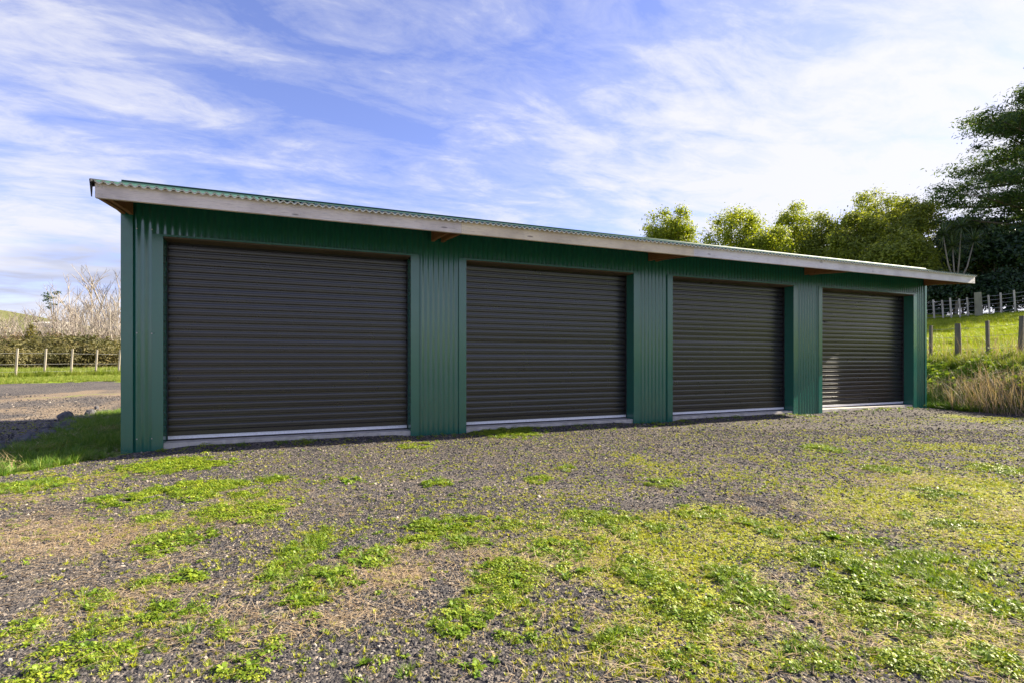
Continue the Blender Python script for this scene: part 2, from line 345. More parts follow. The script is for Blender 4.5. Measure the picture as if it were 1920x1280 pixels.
# ------------------------------------------------------------------ ground sheet
# survey of the yard, in photograph pixels: centre, half sizes, strength
LEAFY = [(325,873,75,13,1),(50,912,55,12,.7),(228,938,42,11,1),(352,916,62,13,1),(428,908,28,8,1),(372,930,30,8,.6),(445,958,62,15,.8),(282,973,28,8,.9),
 (330,1012,52,20,1),(500,960,40,18,.6),(470,925,30,7,.7),(560,1040,32,42,1),(605,1098,48,40,1),(560,1150,42,17,1),(165,1122,42,14,.9),(350,1080,28,12,.9),(270,1088,26,9,.9),
 (180,1172,38,16,.8),(25,1195,42,28,.9),(120,1230,50,25,.7),(60,1265,50,20,.8),(240,1228,45,22,.8),(340,1140,50,22,.5),(480,1230,40,40,.6),(390,1180,60,18,.35),
 (690,1045,46,17,1),(785,1018,30,10,.8),(875,1020,34,10,.9),(845,985,62,14,.9),(960,980,60,12,.6),(1105,965,40,8,.8),(1165,990,72,24,.9),(1050,1030,46,20,1),(955,1080,48,34,1),
 (910,1128,44,24,1),(855,1165,44,30,1),(975,1180,40,20,.5),(1170,1205,42,24,.9),(1075,1075,35,14,.7),(1190,1075,35,26,.8),(1255,1120,45,50,.7),(1370,1090,48,26,.9),
 (1420,1130,55,18,.7),(1540,1045,46,14,1),(1600,1065,52,18,1),(1640,1105,80,28,1),(1680,1150,95,42,1),(1790,1075,85,38,1),(1860,1130,55,22,.7),(1700,1240,60,18,.9),(1860,1235,55,28,.8),
 (1480,1000,40,9,.6),(1580,1012,45,10,.8),(1350,1160,55,24,.6),(1500,1230,60,25,.6),(1310,1240,45,22,.7),(1790,985,35,8,.7),(1710,970,25,7,.7),(1400,980,30,8,.6),
 (950,812,46,7,1),(1320,960,40,12,.6),(1060,880,14,5,.8),(820,905,22,6,.6),(1010,900,20,6,.5),(510,898,26,7,.6),(640,900,30,6,.3),(1240,905,30,8,.4),(1545,842,26,6,.8),(1660,880,26,6,.7),
 (1880,880,40,8,.7),(1760,925,40,9,.6),(700,1255,60,18,.35),(900,1240,40,15,.4),(780,775+60,30,5,.25)]
MOSSY = [(1250,1080,150,90,1),(1450,1010,180,60,.75),(1720,960,180,60,1.0),(1850,920,110,40,1.1),(1600,1130,330,90,.75),(1850,1030,110,60,.9),(1300,960,160,36,.55),(1120,1010,220,60,.5),
 (1230,870,80,16,.5),(1480,900,100,20,.4),(1400,1230,260,60,.55),(420,945,110,26,.4),(470,1080,130,60,.3),(250,1150,200,60,.3),(1000,1110,180,70,.45),(900,900,200,36,.22),(1800,780,60,10,.6),
 (60,905,100,14,.5),(600,1010,100,40,.3),(1600,860,150,16,.35),(1750,840,120,16,.4)]
STRAWY = [(120,1010,170,38,1.1),(60,990,90,30,1),(330,985,130,24,.5),(720,1075,110,34,1),(860,1060,180,50,.6),(1120,1060,120,50,.5),(250,1115,130,26,.6),(660,1150,80,28,.7),(380,1160,180,40,.5),
 (40,935,70,12,.8),(500,950,100,20,.5),(1520,1160,160,60,.7),(1800,1190,140,50,.9),(1900,960,60,24,.8),(1290,1200,160,50,.5),(1700,900,90,14,.5),(1560,960,150,30,.4),(1050,1150,100,30,.4),(200,890,80,10,.4)]
FWD = np.array([math.sin(YAW), math.cos(YAW)]); RGT = np.array([math.cos(YAW), -math.sin(YAW)])
def patch_world(p):
    cx, cy, rx, ry, s = p
    c = np.array(gp(cx, cy)); Z = (c-np.array([CX, CY]))@FWD
    zn = CZ*FPX/(min(cy+ry, 1400)-HOR); zf = CZ*FPX/(max(cy-ry, 740)-HOR)
    return c, rx*Z/FPX, max((zf-zn)/2, 0.05), s
def field(plist, x, y, soft=1.0):
    f = np.zeros_like(x)
    for p in plist:
        c, a, b, s = patch_world(p)
        dx = x-c[0]; dy = y-c[1]
        e = ((dx*RGT[0]+dy*RGT[1])/a)**2+((dx*FWD[0]+dy*FWD[1])/b)**2
        f = np.maximum(f, s*np.exp(-e*0.7*soft))
    return f
LAWN = [(0.05,-0.12),(-0.25,-0.45),(-0.6,-0.95),(-1.2,-1.6),(-2.2,-1.9),(-2.6,-1.0),(-1.75,0.2),(-1.55,1.5),(-1.75,3.5),(-2.15,5.6),(-2.0,6.6),(-1.5,8.6),(0.05,9.5)]
def in_poly(x, y, P):
    r = np.zeros(np.shape(x), bool); n = len(P)
    for i in range(n):
        x1, y1 = P[i]; x2, y2 = P[(i+1) % n]
        c = ((y1 > y) != (y2 > y)) & (x < (x2-x1)*(y-y1)/(y2-y1+1e-12)+x1); r ^= c
    return r
def z_lawn(x, y):
    j = 0.35*(fbm(x*2.2, y*2.2, 3)-0.5)
    a = in_poly(x+j, y+j*0.6, LAWN) | ((x > 0) & (y > 6.2+j*2) & (x < 15.9)) | ((x > 15.3) & (y > 0.05+j) & (x < foot(y)+0.3))
    v = (y > 19.0+0.68*x+j*2+1.0*np.sin(x*0.7)) & (x < 4)
    strip = (np.abs(y-(13.0+0.55*x)-j*3) < 0.35+0.3*j) & (x < -0.5)
    return a.astype(float)*0.9, np.maximum(v.astype(float), strip*0.55)
def ground():
    def axis(segs):
        o = []
        for a, b, st in segs: o += list(np.arange(a, b, st))
        o.append(segs[-1][1]); return np.array(o)
    xs = axis([(-900,-300,60),(-300,-100,14),(-100,-20,3.5),(-20,-6,0.6),(-6,-3,0.2),(-3,15,0.09),(15,20,0.12),(20,45,0.7),(45,100,4),(100,900,60)])
    ys = axis([(-500,-60,60),(-60,-12,4),(-12,-7.5,0.5),(-7.5,1.2,0.07),(1.2,10,0.25),(10,30,0.6),(30,80,2.5),(80,400,10),(400,1500,80)])
    X, Y = np.meshgrid(xs, ys, indexing='ij'); Z = hgt(X, Y)
    n, m = X.shape; V = np.stack([X, Y, Z], -1).reshape(-1, 3)
    i = np.arange(n-1)[:, None]*m+np.arange(m-1)[None]; F = np.stack([i, i+m, i+m+1, i+1], -1).reshape(-1, 4)
    x, y = V[:, 0], V[:, 1]
    d = x-foot(y); lawn, verge = z_lawn(x, y)
    near = (np.abs(x-5) < 25) & (y < 3) & (y > -9)
    moss = np.where(near, field(MOSSY, x, y, 0.8)*0.66*(0.35+1.3*fbm(x*1.7+3, y*1.7, 3))+field(LEAFY, x, y, 0.6)*0.36, 0)+0.15*fbm(x*0.6, y*0.6, 3)
    moss = moss+np.where((y < -3) & ~near, 0.3, 0)
    straw = np.where(near, field(STRAWY, x, y)*0.6, 0)+0.20*fbm(x*0.8+9, y*0.8, 3)
    straw = straw+0.75*((x < -0.5) & (y > 6.2) & (y < 14.5+0.55*x))*fbm(x*1.1, y*1.1, 2)
    pasture = sstep(2.3, 2.9, d)*1.0+(y > 34)*1.0
    lawn = np.maximum(lawn, sstep(-0.05, 0.25, d)*0.75)
    soil = ((x < -0.9) & (x > -3.2) & (y > 0) & (y < 7.5) & (lawn < 0.5))*0.30
    tr = sstep(18, 22, d)*(d < 80)*(y < 60); soil = np.maximum(soil, tr*1.0); pasture = pasture*(1-tr)
    o = mesh_np('ground', V, F, M['ground'], smooth=True, attrs={'moss': moss, 'straw': straw, 'lawn': lawn, 'pasture': np.maximum(pasture, verge*0.9), 'soil': soil})
    tag(o, kind='structure')
ground()

# ------------------------------------------------------------------ the shed
WID, DEP = 15.39, 5.5
OPEN = [(0.42, 3.42), (4.25, 7.25), (8.08, 11.08), (11.91, 14.91)]
OT = 2.584                                  # top of the openings
RY0, RZ0, RSL = -0.95, 2.914, 0.277         # roof: height over the fascia and slope up to the ridge over the wall
PITCH, AMP = 0.0762, 0.0085
def corr_sheet(x0, x1, z0, z1, yc, step=9, out=-1):
    n = max(4, int(round((x1-x0)/PITCH*step))); mb = MB()
    xs = np.linspace(x0, x1, n+1)
    mb.quad_grid([[(x, yc+out*AMP*math.cos(2*math.pi*x/PITCH), z) for z in (z0, z1)] for x in xs]); return mb
def screw(mb, x, z, y=-0.0215, r=0.0085):
    b = len(mb.v)
    for k in range(6): mb.v.append((x+r*math.cos(k*math.pi/3), y, z+r*math.sin(k*math.pi/3)))
    for k in range(6): mb.v.append((x+r*.8*math.cos(k*math.pi/3), y-0.005, z+r*.8*math.sin(k*math.pi/3)))
    mb.f += [(b+k, b+(k+1) % 6, b+6+(k+1) % 6, b+6+k) for k in range(6)]+[tuple(range(b+6, b+12))]
def crest(x): return round(x/PITCH)*PITCH
def build_shed():
    sh = empty('storage_shed', (0, 0, 0))
    tag(sh, 'long dark green corrugated steel shed with four charcoal roller doors and timber fascia', 'shed')
    YC = -0.0125
    edges = [0.0]+[e for a in OPEN for e in a]+[WID]
    piers = [(edges[i], edges[i+1]) for i in range(0, 10, 2)]
    for a, b in piers:
        w = corr_sheet(a+0.002, b-0.002, -0.06, 3.16, YC).build('pier_cladding', M['green'], sh, smooth=True)
        sc = MB(); lo = max(a, 0.10)
        for z in (0.17, 1.42, 2.66):
            x = crest(lo+0.06)
            while x < b-0.03:
                screw(sc, x, z+random.uniform(-.006, .006)); x += 2*PITCH
        tag(sc.build('screw', M['zinc'] if a < 1 else M['flash'], w), kind='stuff')
    for a, b in OPEN:
        w = corr_sheet(a-0.002, b+0.002, OT+0.002, 3.16, YC).build('header_cladding', M['green'], sh, smooth=True)
        sc = MB(); x = crest(a+0.05)
        while x < b: screw(sc, x, OT+0.035+random.uniform(-.004, .004)); x += 2*PITCH
        x = crest(a+0.05)
        while x < b: screw(sc, x, 2.93+random.uniform(-.006, .006)); x += 3*PITCH
        tag(sc.build('screw', M['flash'], w), kind='stuff')
    # folded corner flashings and jamb flashings
    MB().box(-0.004, 0.115, -0.029, -0.026, -0.05, 3.13).box(-0.004, -0.001, -0.026, 0.13, -0.05, 3.13).build('corner_flashing', M['flash'], sh, bevel=0.001)
    MB().box(WID-0.06, WID+0.004, -0.029, -0.026, -0.05, 3.13).box(WID+0.001, WID+0.004, -0.026, 0.13, -0.05, 3.13).build('corner_flashing', M['flash'], sh, bevel=0.001)
    for i, (a, b) in enumerate(OPEN):
        wl, wr = 0.112, 0.118
        for s, e in ((-1, a), (1, b)):
            f = MB()
            xa, xb = (e-wl, e) if s < 0 else (e, e+wr)
            f.box(xa, xb, -0.0285, -0.0255, -0.04, OT+0.022)
            f.box(*( (xa-0.004, xa+0.006) if s < 0 else (xb-0.006, xb+0.004) ), -0.0255, -0.004, -0.04, OT+0.022)      # turned lip
            f.box(*( (e-0.003, e) if s < 0 else (e, e+0.003) ), -0.0255, 0.23, -0.04, OT+0.022)                         # reveal
            fo = f.build('jamb_flashing', M['flash'], sh)
            sc = MB()
            for z in (0.17, 1.42, 2.56): screw(sc, (xa+0.018 if s < 0 else xb-0.018), z, -0.0285)
            tag(sc.build('screw', M['flash'], fo), kind='stuff')
        MB().box(a-0.10, b+0.10, -0.0345, -0.0315, OT+0.004, OT+0.026).box(a, b, -0.0315, -0.024, OT+0.004, OT+0.007).build('head_flashing', M['flash'], sh)
        MB().box(a+0.004, b-0.004, -0.022, 0.23, OT-0.045+0.03, OT+0.002).build('head_board', M['headboard'], sh)
        # roller door: ribbed steel curtain in side guides
        P = 0.0905; prof = []
        z0, z1 = 0.205, 2.80; nz = int((z1-z0)/P)
        for k in range(nz):
            zz = z0+k*P; jit = random.uniform(-0.0012, 0.0012); tlt = random.gauss(0, 0.022)
            for dz, dy in ((0.000, 0.032), (0.0110, 0.032), (0.0125, 0.002), (0.017, 0.0), (0.024, -0.0010), (0.040, -0.0015), (0.0430, 0.0015), (0.0470, 0.0015), (0.050, -0.0015), (0.062, -0.0012), (0.072, 0.0), (0.0775, 0.002), (0.0795, 0.032)):
                prof.append((zz+dz, 0.205+dy+(0 if dy > 0.01 else jit+tlt*(dz-0.045))))
        xs = np.linspace(a-0.02, b+0.02, 15); bow = [random.uniform(-0.0015, 0.0015) for _ in xs]
        cur = MB(); cur.quad_grid([[(x, y+bow[j]*math.sin(z*2.1+i), z) for z, y in prof] for j, x in enumerate(xs)])
        cu = cur.build('roller_door', M['door'], sh, smooth=False)
        cu['label'] = ['charcoal roller door nearest the grass side', 'second charcoal roller door', 'third charcoal roller door', 'charcoal roller door catching the sunlight'][i]
        MB().box(a+0.005, b-0.005, 0.192, 0.212, 0.118, 0.157).box(a+0.005, b-0.005, 0.186, 0.214, 0.153, 0.159).build('bottom_rail', M['alu'], cu, bevel=0.002)
        MB().box(a+0.005, b-0.005, 0.203, 0.222, 0.157, 0.212).build('bottom_panel', M['door'], cu)
        MB().box(a+0.006, b-0.006, 0.197, 0.209, 0.101, 0.118).build('rubber_seal', M['rubber'], cu)
        for e, s in ((a, 1), (b, -1)):
            MB().box(*sorted((e+s*0.0015, e+s*0.012)), 0.178, 0.184, 0.10, OT).box(*sorted((e+s*0.0015, e+s*0.004)), 0.184, 0.235, 0.10, OT).build('guide_channel', M['dark'], cu)
        if i == 3:   # small latch seen on the sunlit door only
            h2 = MB(); h2.box(a+0.38, a+0.46, 0.195, 0.206, 1.90, 1.93); h2.build('latch', M['dark'], cu, bevel=0.002)
    # slab
    MB().box(0.02, WID-0.02, 0.0, DEP-0.02, -0.15, 0.098).build('floor_slab', M['concrete'], sh, bevel=0.006)
    # side and back walls
    def side(x, out):
        n = int(DEP/PITCH*6); g = []
        for k in range(n+1):
            y = 0.004+(DEP-0.004)*k/n; zt = 3.20-0.125*y-0.03
            g.append([(x+out*0.006*math.cos(2*math.pi*y/PITCH), y, z) for z in (-0.2, zt)])
        return MB().quad_grid(g)
    side(0.012, -1).build('side_cladding', M['green'], sh, smooth=True); side(WID-0.012, 1).build('side_cladding', M['green'], sh, smooth=True)
    corr_sheet(0.0, WID, -0.2, 2.50, DEP, 5, 1).build('back_cladding', M['green'], sh, smooth=True)
    # roof
    def roof(ya, za, yb, zb, name, over=0.03):
        n = int((WID+2*over)/PITCH*9); xs = np.linspace(-over, WID+over, n+1)
        sl = math.hypot(yb-ya, zb-za); ny, nz = -(zb-za)/sl, (yb-ya)/sl
        V = []; F = []
        for L, o in ((0, 0.0), (1, -0.003)):
            for x in xs:
                a = 0.0105*math.cos(2*math.pi*x/PITCH)+o
                V += [(x, ya+ny*a, za+nz*a), (x, yb+ny*a, zb+nz*a)]
        m = 2*(n+1)
        for i in range(n):
            F.append((2*i, 2*i+2, 2*i+3, 2*i+1))
        nt = len(F)
        for i in range(n): F.append((m+2*i, m+2*i+1, m+2*i+3, m+2*i+2))
        for i in range(n): F.append((2*i, m+2*i, m+2*i+2, 2*i+2))
        mi = [0]*nt+[1]*nt+[1]*nt
        return mesh_np(name, V, F, [M['roofgreen'], M['under']], sh, smooth=False, midx=mi)
    rz = lambda y: RZ0+RSL*(y-RY0)
    roof(RY0-0.045, rz(RY0-0.045), 0.05, rz(0.05), 'roof_sheet')
    roof(0.0, rz(0)-0.005, DEP+0.2, rz(0)-0.125*(DEP+0.2), 'roof_sheet')
    MB().quad_grid([[(x, y, rz(y)-0.0195) for y in (RY0+0.05, -0.03)] for x in (0.0, WID)]).build('eave_shade_sheet', M['soffit_shade'], sh)  # added dark sheet: stands in for shade under the roof, dims the header
    g1 = []
    for k in range(int(WID/PITCH*9)+1):
        x = k*PITCH/9; zc = rz(RY0-0.04)+0.0105*math.cos(2*math.pi*x/PITCH)
        g1.append([(x, RY0-0.040, zc-0.004), (x, RY0-0.041, zc-0.017), (x, RY0-0.036, zc-0.017)])
    MB().quad_grid(g1).build('turned_edge', M['edge'], sh, smooth=False)
    rc = MB(); zr = rz(0.0)+0.012
    rc.tube([(0.0, 0.0, zr+0.012), (WID, 0.0, zr+0.012)], 0.020, 10)
    cap = rc.build('ridge_cap', M['roofgreen'], sh, smooth=True)
    MB().quad_grid([[(0.0, -0.19, rz(-0.19)+0.012), (0.0, 0, zr+0.012), (0.0, 0.19, zr-0.012)], [(WID, -0.19, rz(-0.19)+0.012), (WID, 0, zr+0.012), (WID, 0.19, zr-0.012)]]).build('wing', M['roofgreen'], cap)
    # fascia boards
    for (xa, xb, mm, dz) in ((-0.005, 3.879, 'fascia_a', 0.0), (3.881, 7.729, 'fascia_b', -0.001), (7.731, WID+0.03, 'fascia_c', 0.001)):
        mb = MB(); n = 14
        g = []
        for k in range(n+1):
            x = xa+(xb-xa)*k/n; w = 0.0025*math.sin(k*1.3+xa)
            g.append([(x, RY0+w, 2.745+dz+w*.5), (x, RY0+w, 2.897+dz), (x, RY0+0.045+w, 2.897+dz), (x, RY0+0.045+w, 2.745+dz+w*.5), (x, RY0+w, 2.745+dz+w*.5)])
        mb.quad_grid(g)
        mb.f += [tuple(range(0, 4)), tuple(range(n*5+3, n*5-1, -1))]
        fb = mb.build('fascia_board', M[mm], sh)
        # nail heads
        nl = MB(); x = xa+0.03
        for xq in (xa+0.03, xa+0.06, (xa+xb)/2, xb-0.03, xb-0.06):
            for z in (2.785, 2.86): screw(nl, xq, z, RY0-0.0005, 0.005)
        tag(nl.build('nail_head', M['zinc'], fb), kind='stuff')
    # dark folded end flashings at the verges
    def verge(x, s):
        mb = MB()
        mb.prism_yz([(RY0-0.03, rz(RY0)+0.012), (-0.02, rz(-0.02)+0.014), (-0.02, rz(-0.02)-0.02), (RY0+0.05, rz(RY0)-0.05), (RY0-0.03, rz(RY0)-0.05)], x, x+s*0.003)
        b = len(mb.v); mb.v += [(x+s*0.002, RY0-0.006, 2.752), (x+s*0.014, RY0-0.02, 2.925), (x-s*0.006, RY0-0.006, 2.925), (x+s*0.002, RY0+0.03, 2.752), (x+s*0.014, RY0+0.02, 2.925), (x-s*0.006, RY0+0.03, 2.925)]
        mb.f += [(b, b+1, b+2), (b+3, b+5, b+4), (b, b+3, b+4, b+1), (b+1, b+4, b+5, b+2)]
        mb.build('verge_flashing', M['dark'], sh)
    verge(-0.034, -1)
    MB().prism_yz([(RY0-0.03, rz(RY0)+0.012), (-0.02, rz(-0.02)+0.014), (-0.02, rz(-0.02)-0.02), (RY0+0.05, rz(RY0)-0.03), (RY0-0.03, rz(RY0)-0.015)], WID+0.034, WID+0.037).build('verge_flashing', M['roofgreen'], sh)
    # rafters and purlins under the eave
    poly = [(RY0+0.047, 2.748), (RY0+0.047, rz(RY0+0.047)-0.05), (-0.034, rz(-0.034)-0.05), (-0.034, 2.812), (-0.22, 2.808)]
    def rafter(x): MB().prism_yz(poly, x, x+0.045).build('rafter', M['rafter'], sh, bevel=0.002)
    for x in (0.0, 0.075): rafter(x)
    for c in (3.83, 7.66, 11.49): rafter(c-0.115); rafter(c+0.03)
    for x in (WID-0.12, WID-0.046): rafter(x)
    for y in (-0.80, -0.42, -0.09):
        MB().box(0.0, WID, y-0.03, y+0.03, rz(y)-0.049, rz(y)-0.022).build('purlin', M['rafter'], sh)
build_shed()

# ------------------------------------------------------------------ plants: helpers
def leaf_quads(P, Nrm, size, aspect=0.5, g=rng, fold=0.25, axis=None):
    """one folded diamond-shaped leaf per point -> verts, quads, var"""
    n = len(P); Nrm = Nrm/(np.linalg.norm(Nrm, axis=1, keepdims=True)+1e-9)
    t = g.normal(size=(n, 3)) if axis is None else axis+0.35*g.normal(size=(n, 3))
    t = t-Nrm*np.sum(t*Nrm, 1, keepdims=True); t /= np.linalg.norm(t, axis=1, keepdims=True)+1e-9
    s = np.cross(Nrm, t); L = np.broadcast_to(np.asarray(size), (n,))[:, None]
    a = P-t*L*0.5; b = P+s*L*aspect*0.5+Nrm*L*fold*0.3; c = P+t*L*0.5; d = P-s*L*aspect*0.5+Nrm*L*fold*0.3
    V = np.stack([a, b, c, d], 1).reshape(-1, 3); F = np.arange(4*n).reshape(n, 4)
    return V, F
def clump_leaves(centers, radii, per, size, aspect=0.5, up=0.3, shell=0.55, g=rng, tone=None, jit=0.5):
    Ps = []; Ns = []; Ls = []; Vs = []; rm = np.mean([r[0] for r in radii])*0.95
    for i, (c, r) in enumerate(zip(centers, radii)):
        n = int(per*(0.6+0.8*g.random())*min(1.0, (r[0]/rm)**2)); d = g.normal(size=(n, 3)); d /= np.linalg.norm(d, axis=1, keepdims=True)
        q = shell+(1-shell)*g.random((n, 1))**0.7; q = np.where(g.random((n, 1)) < 0.45, np.abs(g.normal(size=(n, 1)))*0.68, q)
        Ps.append(np.asarray(c)+d*q*np.asarray(r)); Ns.append(d+jit*g.normal(size=(n, 3))+np.array([0, 0, up]))
        Ls.append(size*(0.6+0.8*g.random(n))); tv = g.random() if tone is None else tone[i]
        Vs.append(np.clip(0.25+0.4*tv+0.25*g.normal(size=n), 0, 1))
    P = np.concatenate(Ps); N = np.concatenate(Ns); L = np.concatenate(Ls); var = np.repeat(np.concatenate(Vs), 4)
    V, F = leaf_quads(P, N, L, aspect, g); return V, F, var

def blade(mb_v, mb_f, var, base, dirv, L, w, droop, g, segs=2):
    b = len(mb_v); d = np.array(dirv, float); d /= np.linalg.norm(d); side = np.cross(d, [0, 0, 1.0]); 
    if np.linalg.norm(side) < 1e-3: side = np.array([1.0, 0, 0])
    side /= np.linalg.norm(side); p = np.array(base, float); vv = g.random()
    for k in range(segs+1):
        ww = w*(1-0.9*(k/segs)**1.5)
        mb_v += [tuple(p-side*ww/2), tuple(p+side*ww/2)]; var += [vv, vv]
        if k < segs: mb_f.append((b+2*k, b+2*k+1, b+2*k+3, b+2*k+2))
        p = p+d*L/segs; d = d+np.array([0, 0, -droop/segs]); d /= np.linalg.norm(d)
PROTO = {}
def proto(key, fn, n, matname):
    c = bpy.data.collections.new('proto_'+key); PROTO[key] = c
    for i in range(n):
        v, f, var = fn(np.random.default_rng(100+i*7+len(key)))
        o = mesh_np(key+'_shape', v, f, M[matname], link=False, attrs={'var': var}, smooth=True); c.objects.link(o)
def p_tuft(nb, L, w, spread, droop):
    def fn(g):
        v, f, var = [], [], []
        for k in range(nb):
            a = g.random()*6.283; e = spread*(0.3+0.9*g.random()); r = 0.25*L*spread*g.random()
            blade(v, f, var, (r*math.cos(a), r*math.sin(a), -0.003), (math.cos(a)*e, math.sin(a)*e, 1), L*(0.5+0.7*g.random()), w*(0.7+0.6*g.random()), droop*g.random(), g)
        return v, f, var
    return fn
def p_clover(g, R0=0.055, n=58, ls=0.0125, H=0.022):
    r = R0*np.sqrt(g.random(n)); a = g.random(n)*6.283
    P = np.stack([r*np.cos(a), r*np.sin(a), 0.004+H*(1-(r/R0)**2)*(0.5+0.6*g.random(n))], 1)
    N = np.stack([0.45*g.normal(size=n)+0.4*np.cos(a), 0.45*g.normal(size=n)+0.4*np.sin(a), np.ones(n)], 1)
    V, F = leaf_quads(P, N, ls*(0.6+0.8*g.random(n)), 0.85, g, 0.3); return V, F, np.repeat(g.random(n), 4)
def p_rosette(g, n=18, L=0.048):
    v, f, var = [], [], []
    for k in range(n):
        a = k*2.4+g.random()*0.5; e = 0.5+1.6*g.random(); b = len(v); vv = g.random()
        l = L*(0.55+0.6*g.random()); w = l*0.34; d = np.array([math.cos(a)*e, math.sin(a)*e, 1.0]); d /= np.linalg.norm(d); p = np.array([0, 0, 0.0]); s = np.array([-math.sin(a), math.cos(a), 0])
        for q, ww in ((0, 0.2), (0.35, 0.8), (0.7, 1.0), (1.0, 0.1)):
            pt = p+d*l*q+np.array([0, 0, -0.35*l*q*q]); v += [tuple(pt-s*w*ww/2+np.array([0, 0, .004*ww])), tuple(pt+s*w*ww/2+np.array([0, 0, .004*ww]))]; var += [vv, vv]
        f += [(b, b+1, b+3, b+2), (b+2, b+3, b+5, b+4), (b+4, b+5, b+7, b+6)]
    return v, f, var
def p_straw(g):
    v, f, var = [], [], []; a0 = g.random()*6.283
    for k in range(14):
        a = a0+g.normal()*0.7; L = 0.025+0.075*g.random()**1.5
        blade(v, f, var, (0.05*g.normal(), 0.05*g.normal(), 0.004+0.008*g.random()), (math.cos(a), math.sin(a), 0.10*g.random()), L, 0.0016+0.0012*g.random(), 0.14*g.random(), g, 3)
    return v, f, var
def p_stone(g):
    t = (1+5**.5)/2
    V = np.array([(-1,t,0),(1,t,0),(-1,-t,0),(1,-t,0),(0,-1,t),(0,1,t),(0,-1,-t),(0,1,-t),(t,0,-1),(t,0,1),(-t,0,-1),(-t,0,1)], float)/1.9
    F = [(0,11,5),(0,5,1),(0,1,7),(0,7,10),(0,10,11),(1,5,9),(5,11,4),(11,10,2),(10,7,6),(7,1,8),(3,9,4),(3,4,2),(3,2,6),(3,6,8),(3,8,9),(4,9,5),(2,4,11),(6,2,10),(8,6,7),(9,8,1)]
    V = V*(0.72+0.5*g.random((12, 1)))*np.array([1.0, 0.6+0.4*g.random(), 0.45+0.35*g.random()])
    return V, F, np.zeros(12)
proto('stone', p_stone, 6, 'stone')
proto('clover', p_clover, 5, 'clover'); proto('weed', p_rosette, 5, 'weed')
proto('moss', p_tuft(22, 0.020, 0.0030, 1.2, 0.5), 4, 'moss')
proto('turf', p_tuft(26, 0.055, 0.0036, 1.1, 0.9), 4, 'weed')
proto('lawn', p_tuft(30, 0.11, 0.0055, 0.9, 1.0), 4, 'grass')
proto('straw', p_straw, 5, 'straw')
proto('pasture', p_tuft(26, 0.16, 0.012, 0.9, 0.8), 4, 'pasture')
proto('verge', p_tuft(26, 0.30, 0.014, 0.6, 0.7), 4, 'verge')
for c in PROTO.values():
    for o in c.objects:
        if c is PROTO['stone']:
            for p in o.data.polygons: p.use_smooth = False

def scatter(name, key, x, y, scale, g=rng, tilt=0.15, sink=0.0, z=None):
    n = len(x); zz = (hgt(x, y) if z is None else z)-sink
    me = bpy.data.meshes.new(name); me.vertices.add(n); me.vertices.foreach_set('co', np.stack([x, y, zz], 1).astype(np.float32).ravel())
    a = me.attributes.new('rot', 'FLOAT_VECTOR', 'POINT'); a.data.foreach_set('vector', np.stack([tilt*g.normal(size=n), tilt*g.normal(size=n), g.random(n)*6.283], 1).astype(np.float32).ravel())
    a = me.attributes.new('scl', 'FLOAT', 'POINT'); a.data.foreach_set('value', np.asarray(scale, np.float32))
    o = bpy.data.objects.new(name, me); COL.objects.link(o)
    ng = bpy.data.node_groups.new('scatter_'+name, 'GeometryNodeTree')
    ng.interface.new_socket('Geometry', in_out='INPUT', socket_type='NodeSocketGeometry'); ng.interface.new_socket('Geometry', in_out='OUTPUT', socket_type='NodeSocketGeometry')
    i = ng.nodes.new('NodeGroupInput'); q = ng.nodes.new('NodeGroupOutput'); ip = ng.nodes.new('GeometryNodeInstanceOnPoints'); ci = ng.nodes.new('GeometryNodeCollectionInfo')
    ci.inputs['Collection'].default_value = PROTO[key]; ci.inputs['Separate Children'].default_value = True; ci.inputs['Reset Children'].default_value = True
    ip.inputs['Pick Instance'].default_value = True
    r = ng.nodes.new('GeometryNodeInputNamedAttribute'); r.data_type = 'FLOAT_VECTOR'; r.inputs[0].default_value = 'rot'
    s = ng.nodes.new('GeometryNodeInputNamedAttribute'); s.data_type = 'FLOAT'; s.inputs[0].default_value = 'scl'
    L = ng.links.new
    L(i.outputs[0], ip.inputs['Points']); L(ci.outputs[0], ip.inputs['Instance']); L(r.outputs[0], ip.inputs['Rotation']); L(s.outputs[0], ip.inputs['Scale']); L(ip.outputs[0], q.inputs[0])
    m = o.modifiers.new('scatter', 'NODES'); m.node_group = ng
    return o

